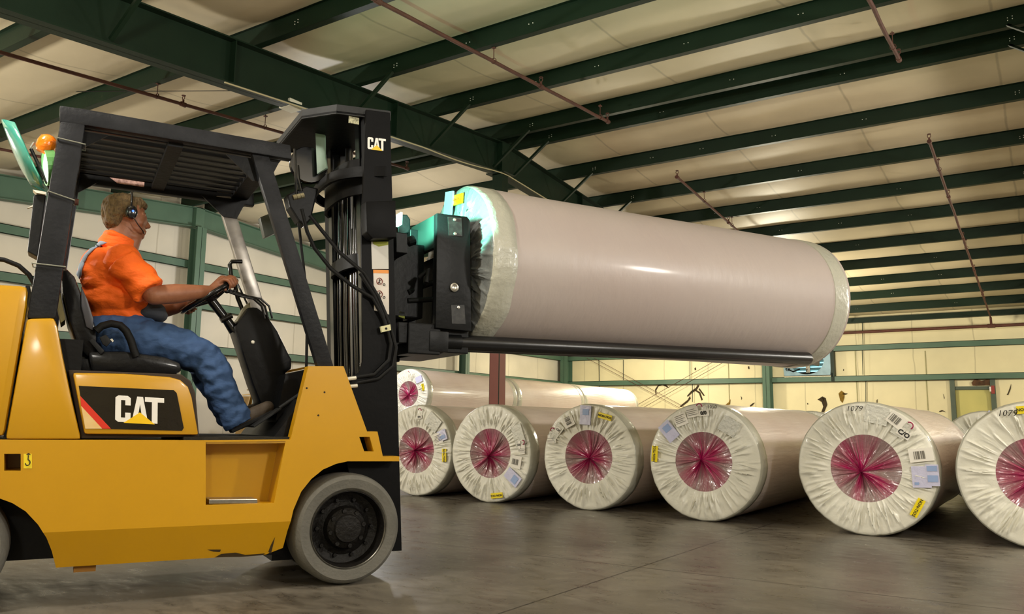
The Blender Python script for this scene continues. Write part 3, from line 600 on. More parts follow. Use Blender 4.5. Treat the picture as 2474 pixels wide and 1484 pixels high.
# ------------------------------------------------------------------ lift truck
TH = math.radians(62); FX = Vector((math.cos(TH), math.sin(TH), 0)); FL = Vector((-math.sin(TH), math.cos(TH), 0)); FO = Vector((-3.075, 3.183, 0))
def loc(px, py, v):      # pixel on the plane v metres in from the right side of the truck -> local point
    r = ray(px, py); t_ = ((FO + FL * v) - CAM).dot(FL) / r.dot(FL); d = CAM + r * t_ - FO
    return Vector((d.dot(FX), v, d.z))
T = tag(empty('lift_truck', FO, TH), 'yellow and black counterbalance lift truck carrying a large wrapped roll on two poles', 'forklift')
def prof(pts, v0, v1, name=None, m=None, parent=T, bevel=0, mb=None, label=None):
    P = [loc(x, y, v0) for x, y in pts]; b = mb or MB(); b.prism(P, (0, v1 - v0, 0))
    if name: 
        o = b.build(name, m, parent, bevel=bevel, smooth=35 if bevel else None)
        if label: o['label'] = label
        return o
    return b
W = 1.06
# --- body with wheel arches
arch = [(690, 1328), (697, 1283), (709, 1232), (728, 1188), (752, 1158), (780, 1135), (812, 1121), (840, 1115)]
body_px = [(495, 1064), (702, 1062), (745, 885), (830, 885), (887, 1043), (912, 1043), (925, 1103), (965, 1103), (965, 1115)] + arch[::-1]
P = [loc(x, y, 0) for x, y in body_px]
rear = [loc(x, y, 0) for x, y in [(135, 1378), (125, 1335), (112, 1300), (92, 1268), (62, 1236), (30, 1216), (0, 1205)]]
rear += [Vector((2 * -1.80 - p.x, 0, p.z)) for p in rear[::-1]]
z0 = .738
P = P + [loc(650, 1345, 0)] + rear + [Vector((-2.30, 0, .25)), Vector((-2.36, 0, .5)), Vector((-2.36, 0, z0)), Vector((-1.9, 0, z0))]
body = MB().prism(P, (0, W, 0))
bo = body.build('body', YELP, T)
# tuck the lower skirt inwards
bm = bmesh.new(); bm.from_mesh(bo.data)
def zcut(bm, z):
    bmesh.ops.bisect_plane(bm, geom=bm.verts[:] + bm.edges[:] + bm.faces[:], plane_co=(0, 0, z), plane_no=(0, 0, 1))
zcut(bm, .335)
for vv in bm.verts:
    if vv.co.z < .334:
        dv = (.335 - vv.co.z) * .42; vv.co.y += dv if vv.co.y < .5 else -dv
# front wheel bay is narrower than the truck: nose tapers
bm.normal_update(); bm.to_mesh(bo.data); bm.free()
def cut(o, mb):
    c = mb.build('cutter', YELP); m = o.modifiers.new('b', 'BOOLEAN'); m.object = c; m.solver = 'EXACT'; m.operation = 'DIFFERENCE'
    c.parent = o.parent; bpy.context.view_layer.update(); bake(o); bpy.data.objects.remove(c)
step = [loc(497, 1069, 0), loc(690, 1066, 0), loc(662, 1216, 0), loc(497, 1221, 0)]
cut(bo, MB().prism([p + Vector((0, -.05, 0)) for p in step], (0, .20, 0)))
cut(bo, MB().prism([loc(10, 1097, 0) + Vector((0, -.05, 0)), loc(50, 1097, 0) + Vector((0, -.05, 0)), loc(50, 1138, 0) + Vector((0, -.05, 0)), loc(10, 1138, 0) + Vector((0, -.05, 0))], (0, .3, 0)))
cut(bo, MB().prism([loc(868, 1056, 0) + Vector((0, -.05, 0)), loc(893, 1056, 0) + Vector((0, -.05, 0)), loc(903, 1091, 0) + Vector((0, -.05, 0)), loc(880, 1091, 0) + Vector((0, -.05, 0))], (0, .3, 0)))
# wheel wells and the space between the cowl towers
cut(bo, MB().box((-.75, .07, .735), (-.24, W - .07, 1.4)))
cut(bo, MB().box((-.26, .16, .72), (.3, W - .16, 1.3)))
bv = bo.modifiers.new('bv', 'BEVEL'); bv.width = .007; bv.segments = 2; bv.limit_method = 'ANGLE'; bv.angle_limit = .6; bake(bo)
# darker dirty skirt patch and inner chassis
MB().box((-2.1, .3, .18), (-.36, W - .3, .70)).box((-.5, .25, .14), (.26, W - .25, .62)).build('chassis', BLK, T)
MB().box((-.33, .30, .10), (.30, W - .3, .20)).build('axle_beam', BLK, T)
MB().box((-.25, .20, .6), (.24, W - .2, .95)).build('cowl', BLK, T)
st = MB().prism([loc(505, 1207, .02), loc(622, 1206, .02), loc(622, 1217, .02), loc(505, 1218, .02)], (0, .13, 0)).build('step_tread', STEEL, T, bevel=.003)
MB().prism([loc(498, 1066, .002), loc(690, 1064, .002), loc(690, 1071, .002), loc(498, 1073, .002)], (0, .01, 0)).build('step_trim', YELD, T)
GR = mat('grime', '#3a2a0c', .8)
for pts in ([(525, 1352), (540, 1343), (575, 1340), (600, 1346), (648, 1342), (640, 1347), (590, 1351)], [(655, 1338), (660, 1320), (668, 1300), (664, 1330), (662, 1343)], [(505, 1332), (538, 1332), (536, 1338), (520, 1337)]):
    p = [loc(x, y, 0) for x, y in pts]; 
    for q in p: q.y = (.335 - q.z) * .42 - .002
    MB().prism(p, (0, .0015, 0)).build('scuff', GR, T)
MB().box((-1.26, .1, .14), (-1.17, .2, .19)).build('drain_flange', mat('rust_yellow', '#8a5c12', .7), T)
prof([(57, 1097), (77, 1097), (77, 1132), (57, 1132)], -.0015, .004, 'lifting_point_sticker', mat('sticker_yellow', '#f0d51c', .5))
mb = MB(); c0 = loc(67, 1118, -.003); mb.tube([c0 + Vector((.009 * math.sin(a), 0, .012 * math.cos(a))) for a in [i * .5 for i in range(10)]], .0022, 6).tube([c0 + Vector((0, 0, .012)), c0 + Vector((0, 0, .032))], .002, 6).prism([c0 + Vector((-.009, 0, .034)), c0 + Vector((.009, 0, .034)), c0 + Vector((0, 0, .042))], (0, .001, 0)).build('hook_symbol', INK, T)
for x, y in [(741, 938), (784, 948), (769, 1004), (720, 972)]:
    if x != 720: MB().lathe([(.001, -.001), (.005, -.001), (.005, .004)], loc(x, y, 0), (0, 1, 0), 10).build('bolt_hole', BLK, T)
# --- counterweight
cw = MB(); Pc = [loc(10, 1056, 0), loc(64, 740, 0), loc(68, 690, 0)]; Pc = [Vector((-2.4, 0, z0 + .01)), Pc[0], Pc[1], Pc[2], Vector((-2.15, 0, 1.40)), Vector((-2.38, 0, 1.25)), Vector((-2.42, 0, 1.0))]
cw.prism(Pc, (0, W, 0)); cw.build('counterweight', YELP, T, bevel=.03, smooth=35)
MB().prism([loc(8, 1058, .03), loc(14, 1058, .03), loc(72, 690, .03), loc(62, 690, .03)], (0, W - .06, 0)).build('seam_gap', BLK, T)
# --- rear pillar base
for v0, v1 in ((0.0, .13), (W - .13, W)):
    Pp = [loc(x, y, 0) for x, y in [(65, 770), (131, 768), (139, 790), (152, 862), (172, 958), (196, 1062), (13, 1062)]]
    MB().prism([Vector((p.x, v0, p.z)) for p in Pp], (0, v1 - v0, 0)).build('pillar_base', YELP, T, bevel=.016, smooth=35)
MB().box((-1.5, .13, .74), (-1.3, W - .13, 1.2)).build('rear_bulkhead', BLK, T)
# --- seat deck / side panel
Ph = [loc(x, y, .03) for x, y in [(165, 893), (440, 904), (462, 920), (474, 950), (483, 1056), (196, 1060)]]
MB().prism([Vector((p.x, .05, p.z)) for p in Ph], (0, W - .1, 0)).build('seat_deck', mat('deck_dark', '#3a3026', .5, spec=.2), T, bevel=.006)
def sub(px): return [loc(x, y, .012) for x, y in px]
hp = sub([(176, 901), (300, 903), (410, 911), (436, 918), (455, 935), (464, 960), (480, 1051), (204, 1049)])
hood = MB().prism(hp, (0, .06, 0)).build('side_panel', YELP, T, bevel=.012, smooth=35)
def flat(px, m, name, parent, off=.0, v=.008, th=.002, label=None):
    o = MB().prism([loc(x, y, v - off) for x, y in px], (0, th, 0)).build(name, m, parent)
    if label: o['label'] = label
    return o
dec = flat([(190, 932), (200, 933), (420, 943), (427, 950), (444, 1034), (440, 1041), (270, 1037), (207, 1036)], mat('decal_black', '#17120f', .12, coat=.8, bump=(14, .12)), 'logo_decal', hood)
flat([(194, 957), (268, 1036), (247, 1036), (196, 981)], mat('decal_red', '#d8382a', .2, coat=.6), 'red_stripe', dec, .001)
flat([(196, 981), (247, 1036), (206, 1036)], mat('decal_pale', '#e6c58a', .2, coat=.6, var=(12, .4), col2='#e0a006'), 'pale_corner', dec, .001)
LOGOW = mat('logo_white', '#eeeae2', .4); LOGOY = mat('logo_yellow', '#f2c400', .4)
def cat_logo(parent, f):   # f maps (x 0..1, y 0..1 upwards) to a local point with its depth d
    Cc = []
    def rr(x0, y0, x1, y1, r, q0, q1, n=4): return [(x0 + r - r * math.cos(a), 0) for a in []]
    mb = MB()
    out = [(.06, .0), (.25, .0), (.31, .08), (.31, .36), (.2, .36), (.2, .17), (.115, .17), (.115, .83), (.2, .83), (.2, .64), (.31, .64), (.31, .92), (.25, 1.0), (.06, 1.0), (.0, .92), (.0, .08)]
    mb.prism([f(x, y, 0) for x, y in out], f(0, 0, .0016) - f(0, 0, 0))
    for out in ([(.33, .0), (.44, 1.0), (.56, 1.0), (.67, .0), (.56, .0), (.5, .72), (.44, .0)], [(.455, .18), (.545, .18), (.53, .36), (.47, .36)],
                [(.60, 1.0), (1.0, 1.0), (1.0, .82), (.865, .82), (.865, .0), (.745, .0), (.745, .82), (.60, .82)]):
        mb.prism([f(x, y, 0) for x, y in out], f(0, 0, .0016) - f(0, 0, 0))
    mb.build('lettering', LOGOW, parent)
    MB().prism([f(x, y, .0018) for x, y in [(.17, -.03), (.81, -.03), (.5, .40)]], f(0, 0, .001) - f(0, 0, 0)).build('logo_triangle', LOGOY, parent)
def mapper(tl, tr, bl, v):
    A = loc(*bl, v); B = loc(*tl, v) - A; C_ = loc(bl[0] + tr[0] - tl[0], bl[1] + tr[1] - tl[1], v) - A
    return lambda x, y, d: A + C_ * x + B * y + Vector((0, -d, 0))
cat_logo(dec, mapper((279, 955), (397, 961), (278, 1019), .0075))
# --- floor of the operator compartment
MB().box((-.84, .03, .735), (-.26, W - .03, .752)).build('floor_mat', mat('floor_mat_rubber', '#2b2a26', .8, spec=.2, bump=(60, .3)), T)
MB().prism([Vector((-.40, .08, .752)), Vector((-.26, .08, .95)), Vector((-.26, .08, .752))], (0, W - .16, 0)).build('toe_board', BLK, T)
# pedals
for v, x0 in ((.30, .0), (.46, .02), (.62, .04)):
    a = Vector((-.47 + x0, v, .80)); b = Vector((-.33 + x0, v, .90)); d = (b - a).normalized(); q = d.to_track_quat('X', 'Z').to_matrix()
    MB().box((0, -.05, -.006), (.17, .05, .006), R=q, o=a).tube([b, (-.22, v, .98)], .012, 8).build('pedal', GREY, T, bevel=.003)
# --- overhead guard
def rect_tube(mb, a, b, w_, h_, up=(0, 1, 0)):
    a = Vector(a); b = Vector(b); d = (b - a); q = d.normalized(); y = Vector(up).normalized(); z = q.cross(y).normalized()
    P = [a + y * sy * w_ / 2 + z * sz * h_ / 2 for sy, sz in ((-1, -1), (1, -1), (1, 1), (-1, 1))]; mb.prism(P, d)
GM = mat('guard_paint', '#1b1c1f', .48, spec=.2, var=(9, .5), bump=(45, .12), col2='#2e2f32')
rp = [loc(x, y, .02) for x, y in [(146, 290), (206, 300), (135, 769), (65, 769)]]
MB().prism(rp, (0, .085, 0)).build('rear_post', GM, T, bevel=.01, smooth=35)
MB().prism([Vector((p.x, W - .105, p.z)) for p in rp], (0, .085, 0)).build('rear_post', GM, T, bevel=.01, smooth=35)
fp = [loc(x, y, .04) for x, y in [(609, 372), (650, 376), (807, 887), (768, 887)]]
MB().prism(fp, (0, .05, 0)).build('front_post', GM, T, bevel=.006, smooth=35)
SC = mat('scuffed_steel_post', '#9a948c', .3, .5, var=(7, .8), col2='#3a3735')
MB().prism([Vector((p.x - .03, W - .09, p.z)) for p in fp], (0, .05, 0)).build('front_post', SC, T, bevel=.006, smooth=35)
rl = [loc(x, y, .02) for x, y in [(144, 254), (200, 262), (702, 350), (706, 385), (210, 303), (144, 296)]]
MB().prism(rl, (0, .06, 0)).build('roof_rail', GM, T, bevel=.008, smooth=35)
rl2 = [Vector((p.x, W - .08, p.z - (.0 if i < 3 else .03))) for i, p in enumerate(rl)]
MB().prism(rl2, (0, .06, 0)).build('roof_rail', BLK, T, bevel=.006, smooth=35)
zr = loc(400, 305, .05).z; zt = 2.27
for k in range(9):
    v = .14 + k * (W - .28) / 8
    MB().box((-1.40, v - .016, zt - .05), (-.50, v + .016, zt - .02)).build('roof_bar', BLKG, T, bevel=.004)
MB().box((-1.00, .08, zt - .075), (-.93, W - .08, zt - .05)).build('roof_crossbar', GM, T)
MB().box((-1.47, .08, zt - .08), (-1.38, W - .08, zt)).build('roof_crossbar', GM, T, bevel=.006)
MB().box((-.54, .08, zt - .06), (-.44, W - .08, zt + .0)).build('roof_crossbar', GM, T, bevel=.006)
# gussets
for v in (.085, W - .10):
    MB().prism([Vector((-1.39, v, 2.2)), Vector((-1.27, v, 2.2)), Vector((-1.41, v, 2.09))], (0, .012, 0)).build('gusset', BLK, T)
    MB().prism([Vector((-.72, v, 2.2)), Vector((-.45, v, 2.2)), Vector((-.50, v, 2.08)), Vector((-.58, v, 2.08))], (0, .012, 0)).build('gusset', BLK, T)
lb = W - .082
MB().prism([loc(260, 417, lb), loc(350, 430, lb), loc(348, 452, lb), loc(284, 443, lb), (loc(260, 425, lb))], (0, .003, 0)).build('warning_label', mat('pinkish_label', '#c9a49a', .5, var=(60, .8), col2='#6a4a44'), T)
MB().prism([loc(418, 441, lb), loc(462, 449, lb), loc(461, 454, lb), loc(418, 446, lb)], (0, .003, 0)).build('warning_label', mat('orange_label', '#d89a4a', .5), T)
# cable ties and brackets round the rear post
TIE = mat('wire_tie', '#8d9088', .3, .6)
for y0, y1, xa, xb in ((333, 349, 138, 206), (462, 484, 116, 180), (636, 645, 78, 158)):
    MB().tube([loc(xa, y0, .012), loc(xb, y1, .012), loc(xb, y1, .012) + Vector((.002, .10, 0)), loc(xa, y0, .012) + Vector((0, .1, 0)), loc(xa, y0, .012)], .0035, 6).build('wire_tie', TIE, T)
MB().tube([loc(181, 488, .06), loc(190, 489, .06)], .015, 10).build('clip', RUST, T)
MB().prism([loc(82, 470, .12), loc(112, 470, .12), loc(92, 622, .12), loc(66, 608, .12)], (0, .12, 0)).build('control_box', GREY, T, bevel=.006)
MB().tube([loc(-40, 622, .1), loc(10, 628, .1), loc(45, 642, .1), loc(70, 664, .1), loc(85, 690, .1)], .011, 10).build('hose', RUB, T, smooth=60)
MB().prism([loc(79, 458, .1), loc(112, 464, .1), loc(110, 470, .1), loc(88, 466, .1)], (0, .06, 0)).build('lamp_clamp', ZINC, T)
MB().prism([loc(66, 503, .14), loc(84, 492, .14), loc(84, 498, .14)], (0, .02, 0)).build('broken_clip', ZINC, T)
# amber beacon
bc = loc(112, 349, .10)
MB().lathe([(.001, -.045), (.028, -.042), (.040, -.02), (.043, .005), (.038, .03), (.022, .044), (.001, .046)], bc, (.35, 0, 1), 24).build('amber_beacon', mat('amber_lens', '#f07a06', .15, coat=.8, bump=(40, .3), emit=((1, .25, .01), .08)), T, smooth=40)
MB().tube([bc + Vector((.04, 0, -.01)), loc(142, 342, .08)], .012, 8).tube([bc + Vector((-.05, 0, 0)), loc(74, 358, .1)], .006, 6).build('beacon_bracket', TIE, T)
# rear work lamp with its curved teal reflector
wl = loc(114, 405, .12)
MB().lathe([(.001, -.012), (.03, -.012), (.075, .0), (.078, .02), (.05, .04), (.001, .045)], wl, (1, .15, .2), 28).build('work_lamp', mat('work_lamp_glass', '#e8ffe8', .3, emit=((.75, 1, .72), 5)), T, smooth=40)
MB().lathe([(.079, -.01), (.086, -.01), (.086, .03), (.079, .03)], wl, (1, .15, .2), 28).build('lamp_rim', mat('lamp_rim_green', '#5f9a5a', .3, .3), T)
Q = []
for i in range(9):
    t = i / 8; px = 36 + (108 - 36) * t; py = 305 + (462 - 305) * t + 16 * math.sin(PI * t); wv = .26 * math.sin(PI * (.12 + .8 * t)) ** .7
    c = loc(px, py, .30); Q.append((c, wv))
TEAL = mat('teal_reflector', '#3f9484', .15, coat=1, var=(8, .6), emit=((.1, .5, .38), .03))  # faint emission stands in for the greenish light it catches
vs = []; fs = []
for c, wv in Q:
    for j in range(7):
        s = (j / 6 - .5) * 2; vs.append(c + Vector((-.06 * (1 - s * s), s * wv * .5, .02 * (1 - s * s))))
for i in range(8):
    for j in range(6): fs.append((i * 7 + j, i * 7 + j + 1, (i + 1) * 7 + j + 1, (i + 1) * 7 + j))
o = MB().add(vs, fs).build('reflector', TEAL, T, smooth=80); so = o.modifiers.new('s', 'SOLIDIFY'); so.thickness = .01; bake(o)
MB().tube([loc(120, 455, .16), loc(75, 360, .2)], .008, 8).build('reflector_arm', BLK, T)
# --- seat
SEATM = mat('seat_vinyl', '#0d0d0f', .38, spec=.2, coat=.2, bump=(30, .12))
def slab(px, v0, v1, name, m, bevel=.03, parent=T): return MB().prism([loc(x, y, v0) for x, y in px], (0, v1 - v0, 0)).build(name, m, parent, bevel=bevel, smooth=50)
slab([(146, 655), (158, 646), (180, 668), (206, 735), (232, 790), (236, 850), (215, 866), (190, 840), (165, 770), (150, 705)], .27, .79, 'seat_back', SEATM, .035)
slab([(196, 690), (212, 725), (226, 770), (225, 800), (208, 790), (196, 740)], .255, .275, 'seat_bolster', mat('seat_grey', '#3b3a40', .4), .008)
slab([(210, 848), (300, 848), (400, 862), (436, 876), (441, 896), (425, 905), (220, 900)], .26, .80, 'seat_cushion', SEATM, .03)
slab([(168, 862), (222, 868), (240, 900), (168, 893)], .28, .78, 'seat_base', BLK, .006)
mb = MB()
for v in (.245, .815):
    mb2 = MB().tube([loc(x, y, v) for x, y in [(232, 800), (246, 788), (268, 782), (290, 786), (305, 800), (316, 822), (324, 848), (330, 862)]], .019, 10)
    mb2.build('armrest', RUB, T, smooth=60)
slab([(214, 823), (224, 817), (253, 848), (243, 857)], .24, .26, 'belt_reel', GREY, .005)
slab([(240, 815), (256, 808), (270, 824), (258, 838), (248, 832)], .238, .258, 'belt_buckle', GREY, .005)
MB().prism([loc(266, 820, .236), loc(271, 818, .236), loc(275, 824, .236), loc(272, 827, .236)], (0, .004, 0)).build('belt_tongue', ZINC, T)
MB().prism([loc(134, 712, .3), loc(146, 708, .3), loc(158, 772, .3), (loc(147, 780, .3))], (0, .25, 0)).build('seat_rear_sheet', mat('dusty_sheet', '#a59a6a', .7, var=(20, .5)), T)
MB().prism([loc(150, 862, .3), loc(168, 862, .3), loc(170, 880, .3), (loc(160, 890, .3))], (0, .12, 0)).build('rag', mat('pale_rag', '#b39a94', .8), T)
# --- steering column, wheel, levers, dash
DASH = BLK
slab([(566, 790), (600, 742), (622, 742), (645, 760), (672, 800), (696, 850), (706, 868), (706, 892), (690, 900), (690, 1005), (640, 1000), (612, 930), (586, 850)], .46, .66, 'steering_tower', BLK, .02)
MB().prism([loc(592, 742, .5), loc(604, 730, .5), (loc(606, 750, .5)), loc(580, 778, .5), (loc(574, 776, .5))], (0, .1, 0)).build('gauge_pod', mat('gauge_face', '#8a8468', .4), T)
MB().tube([loc(512, 728, .53), loc(545, 770, .53), loc(566, 800, .53)], [.026, .024, .03], 14).tube([loc(533, 775, .5), loc(560, 762, .5)], .016, 8).build('steering_column', BLKG, T, smooth=50)
wc = (loc(445, 750, .53) + loc(565, 682, .53)) / 2; wu = (loc(565, 682, .53) - loc(445, 750, .53)).normalized(); WR = .165
wy = Vector((0, 1, 0)); rim = [wc + (wu * math.cos(2 * PI * i / 40) + wy * math.sin(2 * PI * i / 40)) * WR for i in range(41)]
mb = MB().tube(rim, .0145, 10, cap=False)
mb.build('steering_wheel', BLKG, T, smooth=60)
wn = wu.cross(wy).normalized()
if wn.z < 0: wn = -wn
mb = MB()
for a in (PI / 2, 7 * PI / 6, 11 * PI / 6): mb.tube([wc - wn * .03, wc + (wu * math.cos(a) + wy * math.sin(a)) * WR], .011, 8)
mb.lathe([(.001, .0), (.04, -.005), (.045, -.03), (.001, -.04)], wc, wn, 20).build('wheel_spokes', BLKG, T, smooth=50)
MB().tube([loc(585, 632, .62), loc(560, 632, .62), loc(555, 640, .62), loc(558, 665, .62), loc(568, 690, .62), loc(574, 720, .62), loc(590, 760, .62)], .012, 10).build('grab_bar', BLKG, T, smooth=60)
for dv, dx in ((.0, 0), (.06, 8), (.12, 18)):
    MB().tube([loc(548 + dx, 704, .40 + dv), loc(580 + dx, 716, .40 + dv), loc(612 + dx, 722, .40 + dv), loc(632 + dx, 740, .40 + dv), loc(640 + dx, 770, .40 + dv)], .006, 8).sph(loc(548 + dx, 704, .40 + dv), (.016, .012, .012), 10).build('control_lever', BLKG, T, smooth=60)
MB().tube([loc(532, 688, .72), loc(566, 670, .72)], [.008, .014], 8).tube([loc(566, 670, .72), loc(600, 740, .64)], .006, 8).build('turn_lever', BLKG, T)
MB().sph(loc(611, 827, .455), .011, 10).build('key', ZINC, T)
cl = [(690, 1060), (704, 1000), (745, 892), (700, 893), (660, 905), (640, 960)]
MB().prism([loc(658, 902, .93), loc(746, 885, .93), loc(746, 890, .93), loc(664, 907, .93)], (0, .04, 0)).build('cowl_edge', YELD, T)
MB().prism([loc(x, y, .30) for x, y in [(690, 905), (742, 892), (705, 1040), (660, 1045)]], (0, .5, 0)).build('cowl_front', BLK, T)
fx_ = [loc(x, y, W - .06) for x, y in [(607, 940), (618, 915), (630, 985), (598, 985)]]
MB().prism([loc(x, y, W - .06) for x, y in [(616, 920), (622, 930), (604, 985), (598, 985)]], (0, .03, 0)).build('far_tower_edge', YELD, T)
MB().tube([loc(618, 950, .8), loc(618, 984, .8)], .022, 12).build('fluid_bottle', mat('grey_bottle', '#7b857c', .4), T)
# --- wheels
def wheel(u, v, flip=1, name='front_wheel', R_=.282):
    c = Vector((u, v, R_)); s = flip
    t = MB().lathe([(R_ * .70, .02), (R_ * .74, .0), (R_ * .90, -.004), (R_ * .965, .012), (R_, .05), (R_, .20), (R_ * .9, .235), (R_ * .7, .23)], c, (0, s, 0), 64).build(name, mat('grey_tyre', '#63615a', .75, var=(9, .45), bump=(60, .2), col2='#4a4943'), T, smooth=35)
    MB().lathe([(R_ * .70, .21), (R_ * .70, .012), (R_ * .675, .008), (R_ * .66, .03), (R_ * .64, .085), (R_ * .50, .10), (R_ * .40, .085), (R_ * .36, .05), (R_ * .26, .03), (R_ * .24, .015), (.001, .01)], c, (0, s, 0), 48).build('rim', mat('rim_black', '#171513', .5, spec=.2, var=(14, .6), bump=(50, .3)), t, smooth=30)
    MB().lathe([(R_ * .682, .012), (R_ * .70, .004), (R_ * .712, .012)], c, (0, s, 0), 64).build('rim_edge', STEEL, t)
    mb = MB()
    for k in range(8): a = k * PI / 4 + .2; mb.lathe([(.001, .03), (.012, .03), (.012, .07)], c + Vector((math.cos(a) * R_ * .32, 0, math.sin(a) * R_ * .32)), (0, s, 0), 6)
    for k in range(10): a = k * PI / 5; mb.lathe([(.001, .078), (.010, .078), (.010, .1)], c + Vector((math.cos(a) * R_ * .52, 0, math.sin(a) * R_ * .52)), (0, s, 0), 6)
    mb.build('wheel_bolts', mat('rim_black', '#171513'), t)
wheel(-.01, .0); wheel(-.01, W, -1)
wheel(-1.79, .03, 1, 'rear_wheel', .27); wheel(-1.79, W - .03, -1, 'rear_wheel', .27)
# --- mast
def mu(z): return .332 - .0625 * z       # forward edge of the mast at height z
def mpt(du, v, z): return Vector((mu(z) + du, v, z))
def mbox(mb, du0, du1, v0, v1, z0, z1): mb.prism([mpt(du0, v0, z0), mpt(du1, v0, z0), mpt(du1, v0, z1), mpt(du0, v0, z1)], (0, v1 - v0, 0)); return mb
MG = mat('mast_black', '#09090a', .5, spec=.12, var=(6, .5), bump=(30, .06)); MGL = mat('mast_oiled', '#08090a', .2, coat=.5, var=(8, .5))
sp = [mpt(-.145, .10, 2.60), mpt(0, .10, 2.61), mpt(0, .10, .14), mpt(-.20, .10, .14), mpt(-.30, .10, .62), mpt(-.30, .10, 1.04), mpt(-.285, .10, 1.06), mpt(-.22, .10, 1.10), mpt(-.20, .10, 1.16), mpt(-.197, .10, 1.28), mpt(-.19, .10, 1.9)]
ms = MB().prism(sp, (0, .018, 0)).build('mast_side_plate', MG, T, bevel=.003)
for v0, v1 in ((.118, .20), (W - .20, W - .118)):
    mb = MB(); mbox(mb, -.145, -.13, v0, v1, .15, 2.58); mbox(mb, -.015, 0, v0, v1, .15, 2.58)
    if v0 > .5: mbox(mb, -.145, 0, v1, v1 + .018, .14, 2.6)
    mb.build('outer_channel', MG, T)
for v0, s in ((.16, 1), (W - .16, -1)):
    a = v0 + .045 * s; b_ = v0 + .12 * s
    mb = MB(); mbox(mb, -.155, -.01, min(a, a + .014 * s), max(a, a + .014 * s), .25, 2.62); mbox(mb, -.155, -.14, min(a, b_), max(a, b_), .25, 2.62); mbox(mb, -.02, -.005, min(a, b_), max(a, b_), .25, 2.62)
    mb.build('inner_channel', MGL, T)
    c_ = v0 + .20 * s
    mb = MB().tube([mpt(-.06, c_, .3), mpt(-.06, c_, 2.25)], .035, 16).tube([mpt(-.06, c_, 2.25), mpt(-.06, c_, 2.56)], .022, 16)
    mb.build('lift_cylinder', MGL, T, smooth=40)
o = MB().tube([mpt(-.10, .27, 2.2), mpt(-.10, .27, 2.56)], .034, 18).build('cylinder_head', MGL, T, smooth=40)
MB().tube([mpt(-.08, .52, .3), mpt(-.08, .52, 1.75)], .05, 18).tube([mpt(-.08, .52, 1.75), mpt(-.08, .52, 2.0)], .03, 16).build('lift_cylinder', MGL, T, smooth=40)
for v in (.40, .44, .60, .64, .33, .72, .78):
    MB().tube([mpt(-.12, v, .5), mpt(-.125, v + .004, 1.4), mpt(-.11, v, 2.3)], .009, 8).build('mast_chain' if v in (.40, .44, .60, .64) else 'mast_hose', MGL, T, smooth=60)
# head plate: bent strip and top plate
hz = 2.62
plan = [(.165, .10), (-.13, .16), (-.28, .34), (-.285, .96), (.0, .99), (.165, W - .08)]
mb = MB()
for (a, b) in zip(plan[:-1], plan[1:]):
    A = Vector((a[0], a[1], hz - .055)); B = Vector((b[0], b[1], hz - .055)); nrm = (B - A).normalized().cross(Vector((0, 0, 1))); nrm = -nrm if nrm.x > 0 and nrm.dot(Vector((0, 0.53, 0)) - A) > 0 else nrm
    mb.prism([A, B, B + Vector((0, 0, .055)), A + Vector((0, 0, .055))], Vector((.012, .008 if a[1] < .5 else -.008, 0)))
mb.build('head_band', mat('band_grey', '#343536', .55, spec=.2, var=(20, .4)), T)
MB().prism([Vector((x, y, hz - .05)) for x, y in plan], (0, 0, .012)).build('head_plate', MG, T)
MB().prism([mpt(-.115, .24, 2.555), mpt(-.115, .30, 2.555), mpt(-.115, .30, 2.575), mpt(-.115, .24, 2.575)], (.01, 0, 0)).build('bolt_pad', ZINC, T)
o = MB().box((-.03, -.002, -.02), (.03, .004, .02)).build('bolt_pad', mat('pad_paint', '#c9c6a0', .5, var=(90, .9), col2='#555040'), T); o.location = loc(855, 291, .16)
# curved ties of the inner mast
def tie(z0, z1, du, v0, v1, name='mast_tie', m=MG, sag=.0):
    n = 10; inner = []; outer = []
    for i in range(n + 1):
        t = i / n; v = v0 + (v1 - v0) * t; k = (1 - abs(2 * t - 1) ** 3.5); outer.append((mu(z0) - .06 - du * k, v)); inner.append((mu(z0) - .06 - du * k + .02, v))
    P = [Vector((x, y, z0)) for x, y in outer] + [Vector((x, y, z0)) for x, y in inner[::-1]]
    return MB().prism(P, (0, 0, z1 - z0)).build(name, m, T, smooth=50)
tie(2.215, 2.275, .24, .065, W - .065)
tie(2.13, 2.345, .17, .11, W - .11)
tie(1.72, 1.80, .14, .17, W - .17); tie(.95, 1.05, .15, .17, W - .17); tie(.3, .42, .12, .17, W - .17)
# liner plate with the light on it painted pale green, sheave and hose drum seen through the mast
MB().prism([loc(761, 297, .55), loc(784, 291, .55), loc(785, 378, .55), loc(790, 405, .55), loc(766, 420, .55)], (.01, .012, 0)).build('liner_plate', mat('lit_plate_green', '#9db3a0', .4, var=(12, .5)), T)
MB().lathe([(.001, -.02), (.11, -.02), (.115, -.01), (.10, 0), (.115, .01), (.11, .02), (.001, .02)], loc(745, 400, .62), (0, 1, 0), 32).build('hose_sheave', MGL, T, smooth=40)
MB().tube([loc(718, 400, .5), loc(720, 430, .5), loc(727, 462, .5)], .012, 10).tube([loc(712, 360, .5), loc(716, 470, .5)], .008, 8).build('mast_hose', MGL, T, smooth=50)
mb = MB()
for k in range(3): mb.tube([loc(708 + 9 * k, 478 - 2 * k, .5), loc(716 + 9 * k, 476 - 2 * k, .5)], .016, 10)
mb.build('hose_fitting', mat('brass_fitting', '#b5ab8a', .3, .6), T)
MB().prism([loc(x, y, .5) for x, y in [(693, 470), (700, 500), (722, 535), (738, 545), (752, 530), (770, 455), (740, 448)]], (0, .10, 0)).build('valve_block', BLK, T, bevel=.01)
slab([(628, 525), (655, 514), (668, 515), (672, 560), (640, 574)], .92, .99, 'mirror', mat('mirror_back', '#4a4f48', .4), .008)
